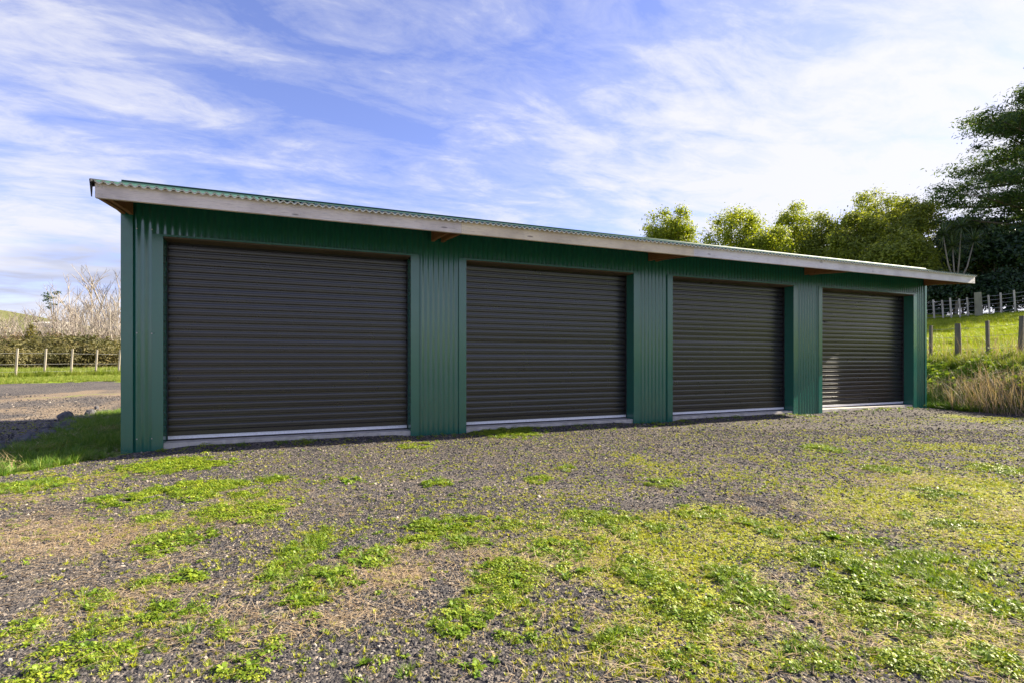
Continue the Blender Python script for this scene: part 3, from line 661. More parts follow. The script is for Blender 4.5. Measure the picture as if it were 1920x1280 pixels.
# ------------------------------------------------------------------ ground cover in the yard
def yard_points(n, zmin, zmax, g=rng, power=1.0, margin=0.35):
    Z = np.sqrt(zmin**2+(zmax**2-zmin**2)*g.random(n)); a = (g.random(n)*2-1)*(0.96+margin)
    return CX+Z*(FWD[0]+a*RGT[0]), CY+Z*(FWD[1]+a*RGT[1])
def yard_ok(x, y):
    inshed = (x > -0.03) & (x < WID+0.03) & (y > -0.03) & (y < DEP)
    return ~inshed & (x < foot(y)+0.1)
def yard_cover():
    g = np.random.default_rng(21)
    # loose stones
    XS = []; YS = []; SS = []
    for n, z0, z1, s in ((170000, 1.5, 4.2, 0.0052), (150000, 4.2, 8.5, 0.0076), (50000, 8.5, 15, 0.012)):
        x, y = yard_points(n, z0, z1, g); l, v = z_lawn(x, y); f = field(MOSSY, x, y)*0.5+field(STRAWY, x, y)*0.4
        ok = yard_ok(x, y) & (l < 0.5) & (v < 0.4) & (g.random(n) > f*0.85) & (y < 16); XS.append(x[ok]); YS.append(y[ok]); SS.append(s*np.exp(np.clip(0.40*g.normal(size=ok.sum()), -1, 0.95)))
    o = scatter('gravel', 'stone', np.concatenate(XS), np.concatenate(YS), np.concatenate(SS), g, 0.6, 0.001)
    tag(o, 'loose dark grey gravel covering the yard in front of the shed', 'gravel', kind='stuff')
    # leafy patches
    acc = {'clover': [[], [], []], 'weed': [[], [], []], 'turf': [[], [], []]}
    for i, p in enumerate(LEAFY):
        c, a, b, s = patch_world(p); a *= 1.35; b *= 1.35; area = math.pi*a*b; n = int(min(2200, 1250*s*area+20*s))
        r = np.sqrt(g.random(n))*0.8+np.abs(g.normal(size=n))*0.28; t = g.random(n)*6.283; px = c[0]+RGT[0]*a*r*np.cos(t)+FWD[0]*b*r*np.sin(t); py = c[1]+RGT[1]*a*r*np.cos(t)+FWD[1]*b*r*np.sin(t)
        keep = (fbm(px*11, py*11, 3) > 0.30+0.22*r) & yard_ok(px, py); px, py, r = px[keep], py[keep], r[keep]
        kind = g.random(len(px)); main = (i*7) % 10
        th = (0.75, 0.93) if main < 4 else ((0.30, 0.80) if main < 7 else (0.25, 0.45))
        Zd = (c-np.array([CX, CY]))@FWD; k0 = 1.0+0.05*Zd
        for key, m in (('clover', kind < th[0]), ('weed', (kind >= th[0]) & (kind < th[1])), ('turf', kind >= th[1])):
            acc[key][0].append(px[m]); acc[key][1].append(py[m]); acc[key][2].append((0.95-0.42*np.clip(r[m], 0, 1.3))*(0.6+0.6*g.random(m.sum()))*k0)
    # strays everywhere
    x, y = yard_points(24000, 1.6, 10.5, g); f = field(MOSSY, x, y)+0.25*field(STRAWY, x, y)+0.10; ok = yard_ok(x, y) & (g.random(len(x)) < f*1.1*(0.3+1.5*(fbm(x*2.4, y*2.4, 3) > 0.5))); x, y = x[ok], y[ok]
    k = g.random(len(x))
    for key, m in (('clover', k < .45), ('weed', (k >= .45) & (k < .75)), ('turf', k >= .75)):
        acc[key][0].append(x[m]); acc[key][1].append(y[m]); acc[key][2].append(0.22+0.42*g.random(m.sum()))
    x = 0.2+15*g.random(260); y = -0.04-0.22*np.abs(g.normal(size=260)); kk = g.random(260); keep = fbm(x*1.3, y*0+4, 2) > 0.45
    for key, m in (('clover', keep & (kk < .4)), ('turf', keep & (kk >= .4))):
        acc[key][0].append(x[m]); acc[key][1].append(y[m]); acc[key][2].append(0.5+0.9*g.random(m.sum()))
    nm = {'clover': ('clover_patches', 'bright green clover and chickweed patches growing through the gravel', 'weeds'),
          'weed': ('broadleaf_weeds', 'broad leaved green weeds growing in the gravel yard', 'weeds'),
          'turf': ('grass_patches', 'short green grass tufts growing in the gravel yard', 'grass')}
    for key, (X_, Y_, S_) in acc.items():
        o = scatter(nm[key][0], key, np.concatenate(X_), np.concatenate(Y_), np.concatenate(S_), g, 0.15); tag(o, nm[key][1], nm[key][2], kind='stuff')
    # moss
    x, y = yard_points(240000, 1.6, 10.5, g); f = field(MOSSY, x, y, 0.8)*0.85*(0.4+1.2*fbm(x*1.7+3, y*1.7, 3))+np.where(y > -3.2, 0.075, 0.14)+0.25*field(LEAFY, x, y); nz = fbm(x*3.5, y*3.5, 3)
    ok = yard_ok(x, y) & (g.random(len(x)) < np.clip(f*2.2*(nz-0.28)*2, 0, 1))
    o = scatter('moss_growth', 'moss', x[ok], y[ok], 0.45+0.75*g.random(ok.sum()), g, 0.2); tag(o, 'low yellow green moss and seedlings spreading over the gravel', 'moss', kind='stuff')
    # straw
    x, y = yard_points(26000, 1.6, 8.5, g); f = field(STRAWY, x, y)*1.2+0.08; ok = yard_ok(x, y) & (g.random(len(x)) < f*0.9)
    bx, by, bs = [], [], []
    for cx_, cy_, k_ in ((615, 1170, 16), (590, 1180, 10), (400, 1140, 9), (440, 1115, 8), (150, 1105, 10), (300, 1060, 10), (90, 1090, 8), (250, 1200, 7), (480, 1190, 8), (1000, 1050, 6), (1180, 1010, 7), (1560, 1180, 8), (1750, 1210, 8), (200, 950, 8)):
        for _ in range(max(1, k_//5)): q = gp(cx_+g.normal()*16, cy_+g.normal()*6); bx.append(q[0]); by.append(q[1]); bs.append(1.1+0.5*g.random())
    o = scatter('dry_straw', 'straw', np.concatenate([x[ok], bx]), np.concatenate([y[ok], by]), np.concatenate([0.6+0.7*g.random(ok.sum()), bs]), g, 0.05); tag(o, 'tan dry grass clippings lying on the gravel yard', 'dry grass', kind='stuff')
    # shaded lawn left of the shed
    x = -3.2+3.3*g.random(30000); y = -2.2+12*g.random(30000); l, v = z_lawn(x, y); ok = (l > 0.5) & (x < 0.0) & (g.random(30000) < 2.2*(fbm(x*2.6, y*2.6, 3)-0.25))
    o = scatter('side_lawn', 'lawn', x[ok], y[ok], (0.35+0.75*g.random(ok.sum()))*(0.6+0.9*fbm(x[ok]*1.7+5, y[ok]*1.7, 2)), g, 0.3); tag(o, 'green grass strip in the shade beside the left end of the shed', 'grass', kind='stuff')
    x = -2.6+2.6*g.random(3000); y = -1.8+10*g.random(3000); l, v = z_lawn(x, y); ok = (l > 0.5) & (fbm(x*2.2+7, y*2.2, 3) > 0.52)
    o = scatter('lawn_straw', 'straw', x[ok], y[ok], 1.0+0.9*g.random(ok.sum()), g, 0.25, -0.03); tag(o, 'dry brown grass bits lying in the shaded grass strip', 'dry grass', kind='stuff')
    # grass behind and right of the shed, foot of bank
    x = 15.35+3.0*g.random(9000); y = -3.5+9*g.random(9000); d = x-foot(y); ok = (d > -0.5) & (d < 1.5) & (((y > 0.0) | (d > -0.15)))
    o = scatter('bank_grass', 'lawn', x[ok], y[ok], 0.8+1.1*g.random(ok.sum()), g, 0.25); tag(o, 'rank green grass at the foot of the bank right of the shed', 'grass', kind='stuff')
    # sloping paddock
    n = 60000; Z = 13+19*np.sqrt(g.random(n)); a = 0.74+0.36*g.random(n); x = CX+Z*(FWD[0]+a*RGT[0]); y = CY+Z*(FWD[1]+a*RGT[1]); d = x-foot(y); ok = (d > 2.2) & (d < 19)
    o = scatter('paddock_grass', 'pasture', x[ok], y[ok], 0.5+0.75*g.random(ok.sum()), g, 0.2); tag(o, 'sunlit yellow green paddock grass sloping up behind the near fence', 'grass', kind='stuff')
    n = 5000; x = 17.0+1.9*g.random(n); y = -2.5+6*g.random(n); d = x-foot(y); ok = (d > 2.2) & (g.random(n) < 0.35)
    o = scatter('fence_line_grass', 'verge', x[ok], y[ok], 0.5+0.5*g.random(ok.sum()), g, 0.2); tag(o, 'long pale grass along the near paddock fence', 'grass', kind='stuff')
    # verge by the road fence
    n = 30000; x = -14+16*g.random(n); y = 9+20*g.random(n); l, v = z_lawn(x, y); ok = v > 0.8
    sc = np.where(y > 20.2+0.8*(x+6.5), 1.0, 0.30)*(0.7+0.6*g.random(n))
    o = scatter('road_verge_grass', 'verge', x[ok], y[ok], sc[ok], g, 0.2); tag(o, 'bright grass verge between the gravel track and the fence', 'grass', kind='stuff')
yard_cover()

# ------------------------------------------------------------------ rocks beside the lawn strip
def rock(x, y, s, seed, label, group=None, flat=0.7):
    g = np.random.default_rng(seed); import bmesh
    bm = bmesh.new(); bmesh.ops.create_icosphere(bm, subdivisions=3, radius=1.0)
    K = g.normal(size=(9, 3)); K /= np.linalg.norm(K, axis=1, keepdims=True); H = 0.62+0.3*g.random(9)
    for v in bm.verts:
        p = np.array(v.co); 
        for k, h in zip(K, H):
            e = p@k-h
            if e > 0: p = p-k*e*0.92
        p = p*(1+0.05*g.normal()); v.co = p*np.array([1.0, 0.75+0.3*((seed*7) % 5)/5, flat])*s
    me = bpy.data.meshes.new('rock'); bm.to_mesh(me); bm.free(); me.materials.append(M['rock'])
    o = bpy.data.objects.new('rock', me); COL.objects.link(o); o.location = (x, y, hz(x, y)+s*flat*0.45); o.rotation_euler = (0.2*g.normal(), 0.2*g.normal(), 6.28*g.random())
    tag(o, label, 'rock', group)
rx, ry = gp(125, 778); rock(rx, ry, 0.15, 1, 'largest grey rock standing at the end of the rock row', flat=0.85)
rx, ry = gp(168, 772); rock(rx, ry, 0.13, 2, 'upright grey rock next to the grass strip corner', flat=0.9)
rx, ry = gp(148, 778); rock(rx, ry, 0.12, 3, 'low grey rock wedged between the two tallest rocks', flat=0.55)
_g = np.random.default_rng(5)
for k in range(70):
    t = k/69; px = 188*(1-t)-25*t; py = 768*(1-t)+846*t
    x, y = gp(px+_g.normal()*9, py+_g.normal()*5); rock(x, y, 0.04+0.08*_g.random()**1.5, 10+k, 'small dark rock in the loose row edging the grass strip', 'small rocks edging the grass strip')
x, y = gp(1801, 762); MB().box(-.035, .04, -.03, .03, 0, .06).build('clay_fragment', M['rust'], None, bevel=0.012, loc=(x, y, hz(x, y)))
tag(bpy.data.objects['clay_fragment'], 'small rust red clay lump in the grass by the shed corner', 'clay lump')

# ------------------------------------------------------------------ fences
def fence_wires(parent, P, heights, name='wire', r=0.004, base=None):
    for h in heights:
        pts = []
        for k in range(len(P)-1):
            (x0, y0, z0), (x1, y1, z1) = P[k], P[k+1]
            for q in (0, 0.5): pts.append((x0+(x1-x0)*q-base[0], y0+(y1-y0)*q-base[1], z0+(z1-z0)*q+h-(0.01 if q else 0)-base[2]))
        pts.append((P[-1][0]-base[0], P[-1][1]-base[1], P[-1][2]+h-base[2]))
        MB().tube(pts, r, 4).build(name, M['wire'], parent)
def post_part(parent, base, x, y, z, w, h, mt, lean=(0, 0), name='post', round_=False, d=None):
    mb = MB(); bx, by, bz = x-base[0], y-base[1], z-base[2]
    if round_: mb.tube([(bx, by, bz-0.2), (bx+lean[0]*.5, by+lean[1]*.5, bz+h*.5), (bx+lean[0], by+lean[1], bz+h)], [w*.56, w*.52, w*.48], 10)
    else:
        d = d or w; b = len(mb.v)
        for zz, q in ((-0.2, -0.2/h), (h, 1.0)):
            mb.v += [(bx+lean[0]*q+sx*w/2, by+lean[1]*q+sy*d/2, bz+zz) for sx, sy in ((-1,-1),(1,-1),(1,1),(-1,1))]
        mb.f += [(3,2,1,0),(4,5,6,7),(0,1,5,4),(1,2,6,5),(2,3,7,6),(3,0,4,7)]
    return mb.build(name, M[mt], parent, bevel=0.0 if round_ else 0.004)
def near_fence():
    spec = [(1690, 15.0, .07, 1.0, 'post', 0), (1745, 14.35, .065, 0.98, 'post', 0), (1797, 13.75, .14, 1.00, 'post', 1), (1853, 13.2, .07, 1.02, 'post', 0), (1913, 12.7, .09, 1.06, 'post', 0), (1985, 12.1, .085, 1.0, 'post', 0), (2060, 11.6, .12, 1.05, 'post', 1)]
    P = [(*at(px, Z*1.07), 0) for px, Z, *_ in spec]; P = [(x, y, hz(x, y)) for x, y, _ in P]; b = P[2]
    f = empty('wire_fence', b); tag(f, 'near paddock fence of dark weathered posts and thin wires on the bank', 'fence')
    for (px, Z, w, h, mt, rd), p in zip(spec, P):
        post_part(f, b, *p, w, h, mt, lean=(0.02+0.015*math.sin(px), 0.03*math.cos(px)), round_=bool(rd), name='post' if rd else 'batten')
    fence_wires(f, P, (0.3, 0.62, 0.86), base=b)
near_fence()
def far_fence():
    px = [1690, 1705, 1721, 1737, 1752, 1769, 1784, 1801, 1816, 1836, 1856, 1878, 1904, 1932, 1962]
    Zs = np.interp(px, [1690, 1836, 1962], [29.5, 27.5, 26.0]); P = []
    for a, Z in zip(px, Zs): x, y = at(a, Z); P.append((x, y, hz(x, y)))
    b = P[9]; f = empty('wire_fence', b); tag(f, 'far paddock fence of pale battens and wires under the trees', 'fence')
    for k, p in enumerate(P):
        if k == 9: post_part(f, b, *p, 0.30, 1.30, 'strainer', lean=(-0.10, 0.02), name='strainer_post', round_=True)
        else: post_part(f, b, *p, 0.085, 1.12+0.05*math.sin(k*2.3), 'postpale', lean=(-0.05-0.05*abs(math.sin(k*1.7)), 0.02), name='batten', d=0.05)
    fence_wires(f, P, (0.2, 0.4, 0.62, 0.82, 1.02), r=0.009, base=b)
far_fence()
def road_fence():
    n = 12; A = np.array(at(29, 20.9)); B = np.array(at(222, 24.2)); st = (B-A)/4; P = []
    for k in range(-3, 9): q = A+st*k; P.append((q[0], q[1], hz(*q)))
    b = P[3]; f = empty('wire_fence', b); tag(f, 'roadside fence of pale square posts with one top wire', 'fence')
    for k, p in enumerate(P): post_part(f, b, *p, 0.062, 1.17, 'postgrey', lean=(0.07, -0.02), d=0.06)
    fence_wires(f, P, (0.25, 0.55, 0.98), r=0.0035, base=b)
road_fence()

# ------------------------------------------------------------------ trees behind the shed
def limb_tree(name, x, y, H, trunk_r, crown_c, crown_r, nclump, per, leaf, matname, bark, label, cat='tree', group=None, seed=1, flat=0.75, crad=(0.9, 1.5), aspect=0.5, lean=(0, 0)):
    g = np.random.default_rng(seed); z0 = hz(x, y); root = empty(name, (x, y, z0)); tag(root, label, cat, group)
    C = []; Rr = []
    k = 0
    while len(C) < nclump and k < 4000:
        k += 1; d = g.normal(size=3); d /= np.linalg.norm(d); d[2] = abs(d[2]) if g.random() < 0.6 else d[2]; q = (0.35+0.65*g.random()**0.6)
        c = np.array(crown_c)+d*q*np.array(crown_r)
        r = crad[0]+(crad[1]-crad[0])*g.random(); C.append(c); Rr.append((r, r, r*flat))
    for k in range(int(nclump*0.45)):
        d = g.normal(size=3); d[2] = abs(d[2])*1.3; d /= np.linalg.norm(d); C.append(np.array(crown_c)+d*np.array(crown_r)*(0.88+0.20*g.random())); r = crad[0]*(0.6+0.6*g.random()); Rr.append((r, r, r*0.9))
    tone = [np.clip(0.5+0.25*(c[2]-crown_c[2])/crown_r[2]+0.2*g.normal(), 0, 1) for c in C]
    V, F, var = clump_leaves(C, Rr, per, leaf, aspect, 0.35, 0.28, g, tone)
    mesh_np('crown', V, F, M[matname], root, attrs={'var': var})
    mb = MB(); top = np.array(crown_c)*np.array([1, 1, 1.0]); mid = top*0.55+np.array([lean[0], lean[1], 0])
    mb.tube([(0, 0, -0.3), tuple(mid*0.5), tuple(mid), tuple(top+np.array([0, 0, crown_r[2]*0.4]))], [trunk_r*1.15, trunk_r*.9, trunk_r*.7, trunk_r*.2], 8)
    for i in range(0, len(C), 2):
        s = mid*(0.7+0.4*g.random()); e = C[i]; m_ = (s+e)/2+np.array([0, 0, 0.25*np.linalg.norm(e-s)*g.random()])
        mb.tube([tuple(s), tuple(m_), tuple(e)], [trunk_r*.32, trunk_r*.2, trunk_r*.06], 5, cap=False)
    mb.build('trunk', M[bark], root, smooth=True)
    return root
def zt(py, Z): return CZ+(HOR-py)/FPX*Z        # height of a point seen at row py at depth Z
def back_tree(px, pytop, halfw, Z, seed, matname, label, nclump=46, per=340, leaf=0.18, low=0.75):
    x, y = at(px, Z); z0 = hz(x, y); top = (zt(pytop, Z)-z0)*1.05; rw = halfw*Z/FPX; rz_ = top*0.42
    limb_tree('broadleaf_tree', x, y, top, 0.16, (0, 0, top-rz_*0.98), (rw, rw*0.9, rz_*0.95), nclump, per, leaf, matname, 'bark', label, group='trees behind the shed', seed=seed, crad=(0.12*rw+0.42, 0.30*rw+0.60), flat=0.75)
back_tree(1235, 405, 36, 47, 31, 'broad', 'small yellow green tree peeping over the roof, leftmost behind the shed', 30, 380)
back_tree(1280, 402, 30, 46, 32, 'broad', 'narrow yellow green treetop beside the leftmost small tree', 26, 380)
back_tree(1375, 405, 62, 43, 33, 'broad', 'round yellow green tree with dense crown above the roof middle', 46)
back_tree(1440, 430, 42, 41, 34, 'broad', 'low yellow tree in front of the round one, just above the roof', 34)
back_tree(1492, 402, 44, 45, 35, 'broad', 'upright yellow green tree right of the round yellow tree', 36)
back_tree(1545, 412, 40, 43, 36, 'broad2', 'slim green tree with thin top next to the upright tree', 36)
back_tree(1610, 408, 52, 38, 37, 'broad2', 'spreading feathery green tree in front of grey bare twigs', 40)
back_tree(1645, 374, 62, 43, 38, 'broad2', 'tall green tree with twin tops left of the great cypress', 46)
back_tree(1710, 388, 56, 40, 39, 'broad2', 'dense green tree tucked against the great cypress', 44)
back_tree(1690, 450, 60, 35, 40, 'broad2', 'low bushy green tree behind the right end of the roof', 44)

def cypress():
    g = np.random.default_rng(77); Z = 36.0; x, y = at(2014, Z); z0 = hz(x, y); root = empty('cypress_tree', (x, y, z0))
    tag(root, 'huge dark spreading cypress with layered branches at the right edge', 'tree')
    H = zt(128, Z)-z0; mb = MB(); mb.tube([(0, 0, -0.3), (0.1, 0, H*.3), (-.15, .1, H*.65), (0, 0, H)], [0.75, 0.58, 0.34, 0.05], 10)
    C = []; Rr = []; T = []
    for k in range(74):
        t = (k+0.5)/74; zz = H*(0.20+0.80*t); a = k*2.39996+0.35*g.normal()
        L = (10.2*(1-t)**0.75+1.2)*(0.72+0.42*g.random()); L *= 0.62+0.38*min(1, t/0.18)
        d = np.array([math.cos(a), math.sin(a), 0]); s = np.array([0, 0, zz]); rise = 0.05+0.26*t+0.10*g.normal()
        e = s+d*L+np.array([0, 0, L*rise]); m_ = s+d*L*.55+np.array([0, 0, L*rise*.25])
        mb.tube([tuple(s), tuple(m_), tuple(e)], [0.15*(1-t)+0.04, 0.09*(1-t)+.025, 0.012], 5, cap=False)
        nb = int(5+L*1.5)
        for j in range(nb):
            q = 0.36+0.66*(j/nb)+0.04*g.normal(); side = np.array([-d[1], d[0], 0])*g.normal()*0.20*L*(0.4+q*0.6)
            p = s+(m_-s)*min(q/.55, 1)+(e-m_)*max(0, (q-.55)/.45)+side+np.array([0, 0, 0.12*g.normal()+0.15])
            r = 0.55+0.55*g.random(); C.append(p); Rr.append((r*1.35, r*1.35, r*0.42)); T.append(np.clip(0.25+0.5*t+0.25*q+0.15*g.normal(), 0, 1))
            if j % 2 == 0: b0 = s+(m_-s)*min(q*.8/.55, 1)+(e-m_)*max(0, (q*.8-.55)/.45); mb.tube([tuple(b0), tuple(p)], [0.03, 0.008], 4, cap=False)
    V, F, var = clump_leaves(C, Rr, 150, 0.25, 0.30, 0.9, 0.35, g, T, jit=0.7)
    mesh_np('crown', V, F, M['cypress'], root, attrs={'var': var}); mb.build('trunk', M['bark'], root, smooth=True)
cypress()
limb_tree('evergreen_tree', *at(1870, 34), 5, 0.14, (0, 0, 3.6), (3.0, 2.2, 2.1), 40, 180, 0.24, 'darkleaf', 'bark', 'dark glossy evergreen below the cypress behind the far fence', seed=51, crad=(.6, 1.0))
limb_tree('evergreen_tree', *at(1935, 33), 5, 0.14, (0, 0, 3.3), (2.6, 2.2, 2.2), 40, 180, 0.24, 'darkleaf', 'bark', 'dark evergreen bush at the right edge beneath the cypress', seed=52, crad=(.6, 1.0))
limb_tree('evergreen_tree', *at(1790, 37), 5, 0.12, (0, 0, 4.2), (2.1, 2.2, 1.5), 26, 170, 0.24, 'darkleaf', 'bark', 'dark evergreen with open trunk behind the roof corner', seed=53, crad=(.5, .9))
limb_tree('evergreen_tree', *at(1830, 39), 6, 0.16, (0, 0, 5.6), (3.2, 2.4, 2.6), 44, 170, 0.26, 'darkleaf', 'bark', 'tall dark evergreen between the roof corner and the cypress trunk', seed=54, crad=(.6, 1.1))

for k, (px, Z, w) in enumerate([(1742, 34, 1.7), (1768, 33, 1.5), (1805, 32.5, 1.7), (1838, 33.5, 1.5), (1872, 32, 1.9), (1905, 31.5, 1.8), (1945, 31, 2.0)]):
    limb_tree('understorey_shrub', *at(px, Z), 3, 0.07, (0, 0, 1.25), (w, w*.8, 1.35), 24, 170, 0.20, 'darkleaf', 'bark', ['dark shrub behind the far fence just right of the shed wall', 'dark shrub behind the far fence under the roof corner', 'dark shrub behind the far fence left of the strainer post', 'dark shrub right behind the strainer post', 'dark shrub behind the far fence right of the strainer post', 'dark shrub behind the far fence near the right edge', 'dark shrub behind the far fence at the right edge'][k], 'shrub', 'dark shrubs behind the far fence', seed=500+k, crad=(.4, .75))
def cabbage_tree(px, Z, heads, label, seed):
    g = np.random.default_rng(seed); x, y = at(px, Z); z0 = hz(x, y); root = empty('cabbage_tree', (x, y, z0)); tag(root, label, 'tree', 'cabbage trees by the roof corner')
    mb = MB(); fork = np.array([0, 0, zt(540, Z)-z0]); mb.tube([(0, 0, -.3), tuple(fork*.6+np.array([.05, 0, 0])), tuple(fork)], [.09, .075, .065], 8)
    v, f, var = [], [], []
    for hx, hy in heads:
        e = np.array([(hx-px)/FPX*Z*RGT[0], (hx-px)/FPX*Z*RGT[1], zt(hy, Z)-z0]); m_ = (fork+e)/2+np.array([0, 0, -.15])+(e-fork)*np.array([.12, .12, 0])
        mb.tube([tuple(fork), tuple(m_), tuple(e)], [.055, .04, .03], 7)
        for k in range(120):
            d = g.normal(size=3); d[2] = d[2]*0.8+0.35; blade(v, f, var, e, d, 0.75+.4*g.random(), .05, 0.75*g.random(), g, 3)
    o = mesh_np('leaf_head', v, f, M['spike'], root, attrs={'var': var}); mb.build('trunk', M['greybark'], root, smooth=True)
cabbage_tree(1793, 32, [(1768, 440), (1802, 425), (1826, 452), (1786, 462)], 'forked pale trunked cabbage tree with spiky heads behind the roof end', 61)
cabbage_tree(1868, 33, [(1862, 440), (1884, 468)], 'spiky cabbage tree against the dark cypress foliage', 62)

# ------------------------------------------------------------------ bank right of the shed
def bank_plants():
    g = np.random.default_rng(91)
    # creeping vine mat over the lip of the bank
    n = 28000; y = -3.2+7.5*g.random(n); d = np.clip(1.75+0.48*g.normal(size=n), 0.3, 3.0); x = foot(y)+d
    lump = fbm(x*1.6+3, y*1.6, 3); keep = g.random(n) < np.clip((lump-0.30)*4, 0, 1)*np.where(d < 1.0, 0.5, 1.0); x, y, lump = x[keep], y[keep], lump[keep]
    z = hgt(x, y)+0.04+0.36*g.random(len(x))*np.clip((lump-0.25)*2.4, 0.1, 1); N = np.stack([-.6+.6*g.normal(size=len(x)), -.35+.6*g.normal(size=len(x)), 1+.3*g.normal(size=len(x))], 1)
    V, F = leaf_quads(np.stack([x, y, z], 1), N, 0.085*(0.5+0.9*g.random(len(x))), 0.8, g, .3); o = mesh_np('creeping_vine', V, F, M['vine'], attrs={'var': np.repeat(np.clip(lump*.6+.4*g.random(len(x)), 0, 1), 4)})
    tag(o, 'yellow green leafy vine mat sprawling over the lip of the bank', 'vine', kind='stuff')
    # tall dead stalks on the face of the bank
    v, f, var = [], [], []
    for k in range(2300):
        yy = -3.4+6.6*g.random(); dd = -0.15+1.25*g.random()
        if fbm(np.array([yy*1.3]), np.array([dd*2.]), 2)[0] < 0.40 and yy > -0.6: continue
        xx = float(foot(np.array(yy)))+dd
        if xx < WID+0.15 and yy > -0.1: continue
        a = g.normal()*0.45; blade(v, f, var, (xx, yy, hz(xx, yy)-.02), (-.15+.3*g.normal(), .4*g.normal(), 1), 0.2+0.42*g.random(), 0.005+.004*g.random(), 1.2*g.random(), g, 4)
    for k in range(900):    # tall pale weeds near the gravel end of the bank
        yy = -3.6+3.4*g.random(); xx = float(foot(np.array(yy)))-0.15+1.5*g.random()
        blade(v, f, var, (xx, yy, hz(xx, yy)-.02), (-.1+.35*g.normal(), .35*g.normal(), 1), 0.35+0.6*g.random(), 0.006+.004*g.random(), 1.4*g.random(), g, 5)
    for k in range(1900):   # trailing down from the lip
        yy = -3.2+6.4*g.random(); dd = 1.0+0.9*g.random(); xx = float(foot(np.array(yy)))+dd
        blade(v, f, var, (xx, yy, hz(xx, yy)+.04), (-.7+.2*g.normal(), .45*g.normal(), -.1+.4*g.random()), 0.4+0.5*g.random(), 0.005+.004*g.random(), 1.6, g, 4)
    o = mesh_np('dead_stalks', v, f, M['stalk'], attrs={'var': var}); tag(o, 'dry tan weed stalks hanging over the face of the bank', 'dry weeds', kind='stuff')
    # brambly twigs in the paddock edge
    v, f, var = [], [], []
    for k in range(420):
        yy = -1.8+4*g.random(); xx = float(foot(np.array(yy)))+2.4+1.4*g.random()
        blade(v, f, var, (xx, yy, hz(xx, yy)), (.3*g.normal(), .3*g.normal(), 1), 0.4+0.6*g.random(), 0.008, .5*g.random(), g, 4)
    o = mesh_np('dry_grass_stems', v, f, M['stalk'], attrs={'var': var}); tag(o, 'sparse dry stems standing along the near fence on the bank', 'dry weeds', kind='stuff')
bank_plants()

# ------------------------------------------------------------------ left background
def bare_mesh(seed, H=7.0, dens=1.0):
    g = np.random.default_rng(seed); mb = MB(); tw = MB()
    def br(p, d, L, r, lev):
        d = d/np.linalg.norm(d); q = [p]; dd = d.copy(); n = 3
        for k in range(n):
            dd = dd+0.10*g.normal(size=3)+np.array([0, 0, 0.05]); dd /= np.linalg.norm(dd); q.append(q[-1]+dd*L/n)
        (mb if lev < 2 else tw).tube([tuple(a) for a in q], [r, r*.8, r*.55, r*.28], 3 if lev else 6, cap=False)
        if lev >= 3: return
        for k in range([int(12*dens), 5, 3][lev]):
            t = (0.22 if lev == 0 else 0.15)+0.75*g.random(); i = min(int(t*n), n-1); b = q[i]+(q[i+1]-q[i])*(t*n-i); a = g.random()*6.283
            o = np.array([math.cos(a), math.sin(a), 0])*0.75+dd*0.9+np.array([0, 0, .25]); br(b, o, L*(0.42-.05*lev)*(1.1-.5*t)*(0.7+.6*g.random()), r*(0.42), lev+1)
    br(np.zeros(3), np.array([.04*g.normal(), .04*g.normal(), 1.0]), H, 0.072, 0)
    return mb, tw
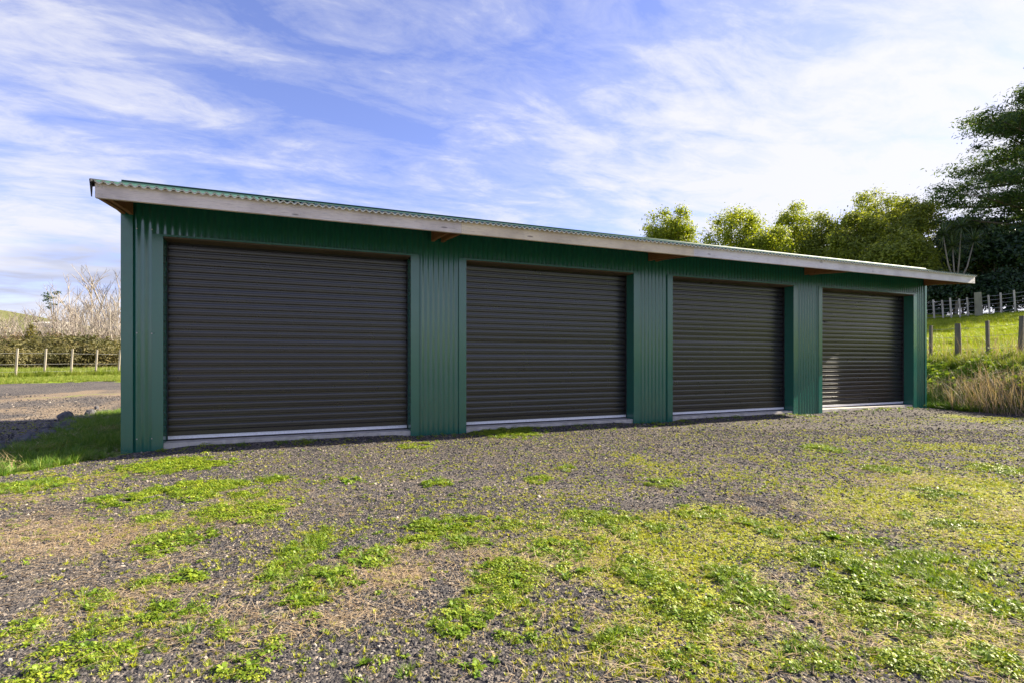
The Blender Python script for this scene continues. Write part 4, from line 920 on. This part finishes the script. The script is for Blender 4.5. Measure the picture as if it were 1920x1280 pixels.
def left_background():
    g = np.random.default_rng(8); ms = []
    for k in range(6):
        a, b = bare_mesh(200+k); ms.append((a.build('trunk', M['palebark'], None, link=False, smooth=True), tag(b.build('twigs', M['twig'], None, link=False), kind='stuff')))
    def bare(px, Z, H, k, label, group):
        x, y = at(px, Z); root = empty('bare_tree', (x, y, hz(x, y)-.1)); s = H/7.0
        for a in ms[k % 6]: c = a.copy(); COL.objects.link(c); c.parent = root
        root.scale = (s*1.0, s*1.0, s); root.rotation_euler = (0, 0, 6.28*g.random()); tag(root, label, 'tree', group)
    tall = [(106, 66, 9.0), (146, 60, 8.9), (168, 57, 9.2), (190, 59, 8.0), (203, 55, 8.6), (219, 52, 8.6), (236, 53, 8.8), (128, 70, 8.8), (178, 68, 9.4), (212, 66, 10)]
    for k, (px, Z, H) in enumerate(tall): bare(px, Z, H, k, 'tall leafless pale tree rising above the skyline beside the shed', 'tall bare trees left of the shed')
    for k in range(100):
        px = -40+275*((k*0.618) % 1); Z = 36+26*g.random(); bare(px, Z, (4.0+1.7*g.random())*(0.8+.2*px/200 if px > 0 else .8)*Z/46, k, 'slim leafless pale sapling in the thicket behind the roadside fence', 'bare saplings behind the roadside fence')
    # evergreen shrubs between the fence and the saplings
    sh = []
    for k in range(4):
        g2 = np.random.default_rng(300+k); C = [(g2.normal()*.55, g2.normal()*.5, .25+1.1*g2.random()) for _ in range(16)]; Rr = [(.5, .5, .34)]*16
        V, F, var = clump_leaves(C, Rr, 120, 0.13, .4, .3, .4, g2); mb = MB()
        for c in C[::3]: mb.tube([(0, 0, -.1), (c[0]*.5, c[1]*.5, c[2]*.6), c], [.03, .02, .008], 4, cap=False)
        sh.append(((V, F, var), mb))
    meshes = []
    for (V, F, var), mb in sh:
        a = mesh_np('crown', V, F, M['shrub'], link=False, attrs={'var': var}); b = mb.build('stem', M['bark'], None, link=False); meshes.append((a, b))
    for k in range(46):
        row = k % 2; px = -60+310*((k*0.618) % 1); Z = (25.8+2.0*g.random()+(px-29)/193*3.3) if row else 30+8*g.random(); x, y = at(px, Z); r = empty('evergreen_shrub', (x, y, hz(x, y)), 6.28*g.random())
        s = (0.65+.6*g.random())*(1.0 if row else 1.3); r.scale = (s*1.15, s*1.15, s*0.92); tag(r, 'olive brown evergreen shrub in the hedge behind the roadside fence', 'shrub', 'hedge shrubs behind the roadside fence')
        for a in meshes[k % 4]: c = a.copy(); COL.objects.link(c); c.parent = r
    sm = [mesh_np('crown', V, F, M['scrub'], link=False, attrs={'var': var}) for (V, F, var), mb in sh]
    for k in range(34):
        px = -60+310*((k*0.618+.3) % 1); Z = 34+16*g.random(); x, y = at(px, Z); r = empty('scrub_bush', (x, y, hz(x, y)), 6.28*g.random())
        s = (1.1+.6*g.random())*Z/38; r.scale = (s*1.2, s*1.2, s); tag(r, 'brown scrubby bush under the bare trees behind the hedge', 'bush', 'brown scrub under the bare trees')
        c = sm[k % 4].copy(); COL.objects.link(c); c.parent = r; c = meshes[k % 4][1].copy(); COL.objects.link(c); c.parent = r
    # golden conifer
    x, y = at(58, 33); root = empty('conifer_tree', (x, y, hz(x, y))); tag(root, 'small golden green conifer behind the roadside hedge', 'tree')
    g2 = np.random.default_rng(5); C = []; Rr = []
    for k in range(60): t = (k/59)**.8; a = k*2.4; rr = 1.0*(1-t)+.04; C.append((rr*.7*math.cos(a), rr*.7*math.sin(a), .3+2.6*t)); Rr.append((.36*(1-t)+.14, .36*(1-t)+.14, .22))
    V, F, var = clump_leaves(C, Rr, 60, .13, .3, .5, .4, g2); mesh_np('crown', V, F, M['gold'], root, attrs={'var': var}); MB().tube([(0, 0, -.2), (0, 0, 2.9)], [.07, .01], 6).build('trunk', M['bark'], root)
    # leaning evergreen among the bare trees
    limb_tree('pine_tree', *at(100, 75), 9, .14, (0, 0, 8.2), (1.3, 1.3, 1.7), 10, 40, .24, 'darkleaf', 'bark', 'thin topped dark pine among the bare trees', seed=71, flat=.4, crad=(.4, .7))
    # far farm building
    Z = min(range(70, 300, 3), key=lambda q: abs(hz(*at(97, q))-zt(608, q)+1.2)); x, y = at(97, Z); z = hz(x, y); b = empty('farm_building', (x, y, z), -YAW); b.scale = (Z*0.0066,)*3; tag(b, 'long low white farm building far off on the hillside', 'building')
    MB().box(-3.9, 3.9, -2, 2, -3, 1.0).build('wall', M['whitewall'], b); MB().prism_yz([(-2.2, 1.0), (0, 1.6), (2.2, 1.0)], -4.1, 4.1).build('roof', M['whitewall'], b)
left_background()
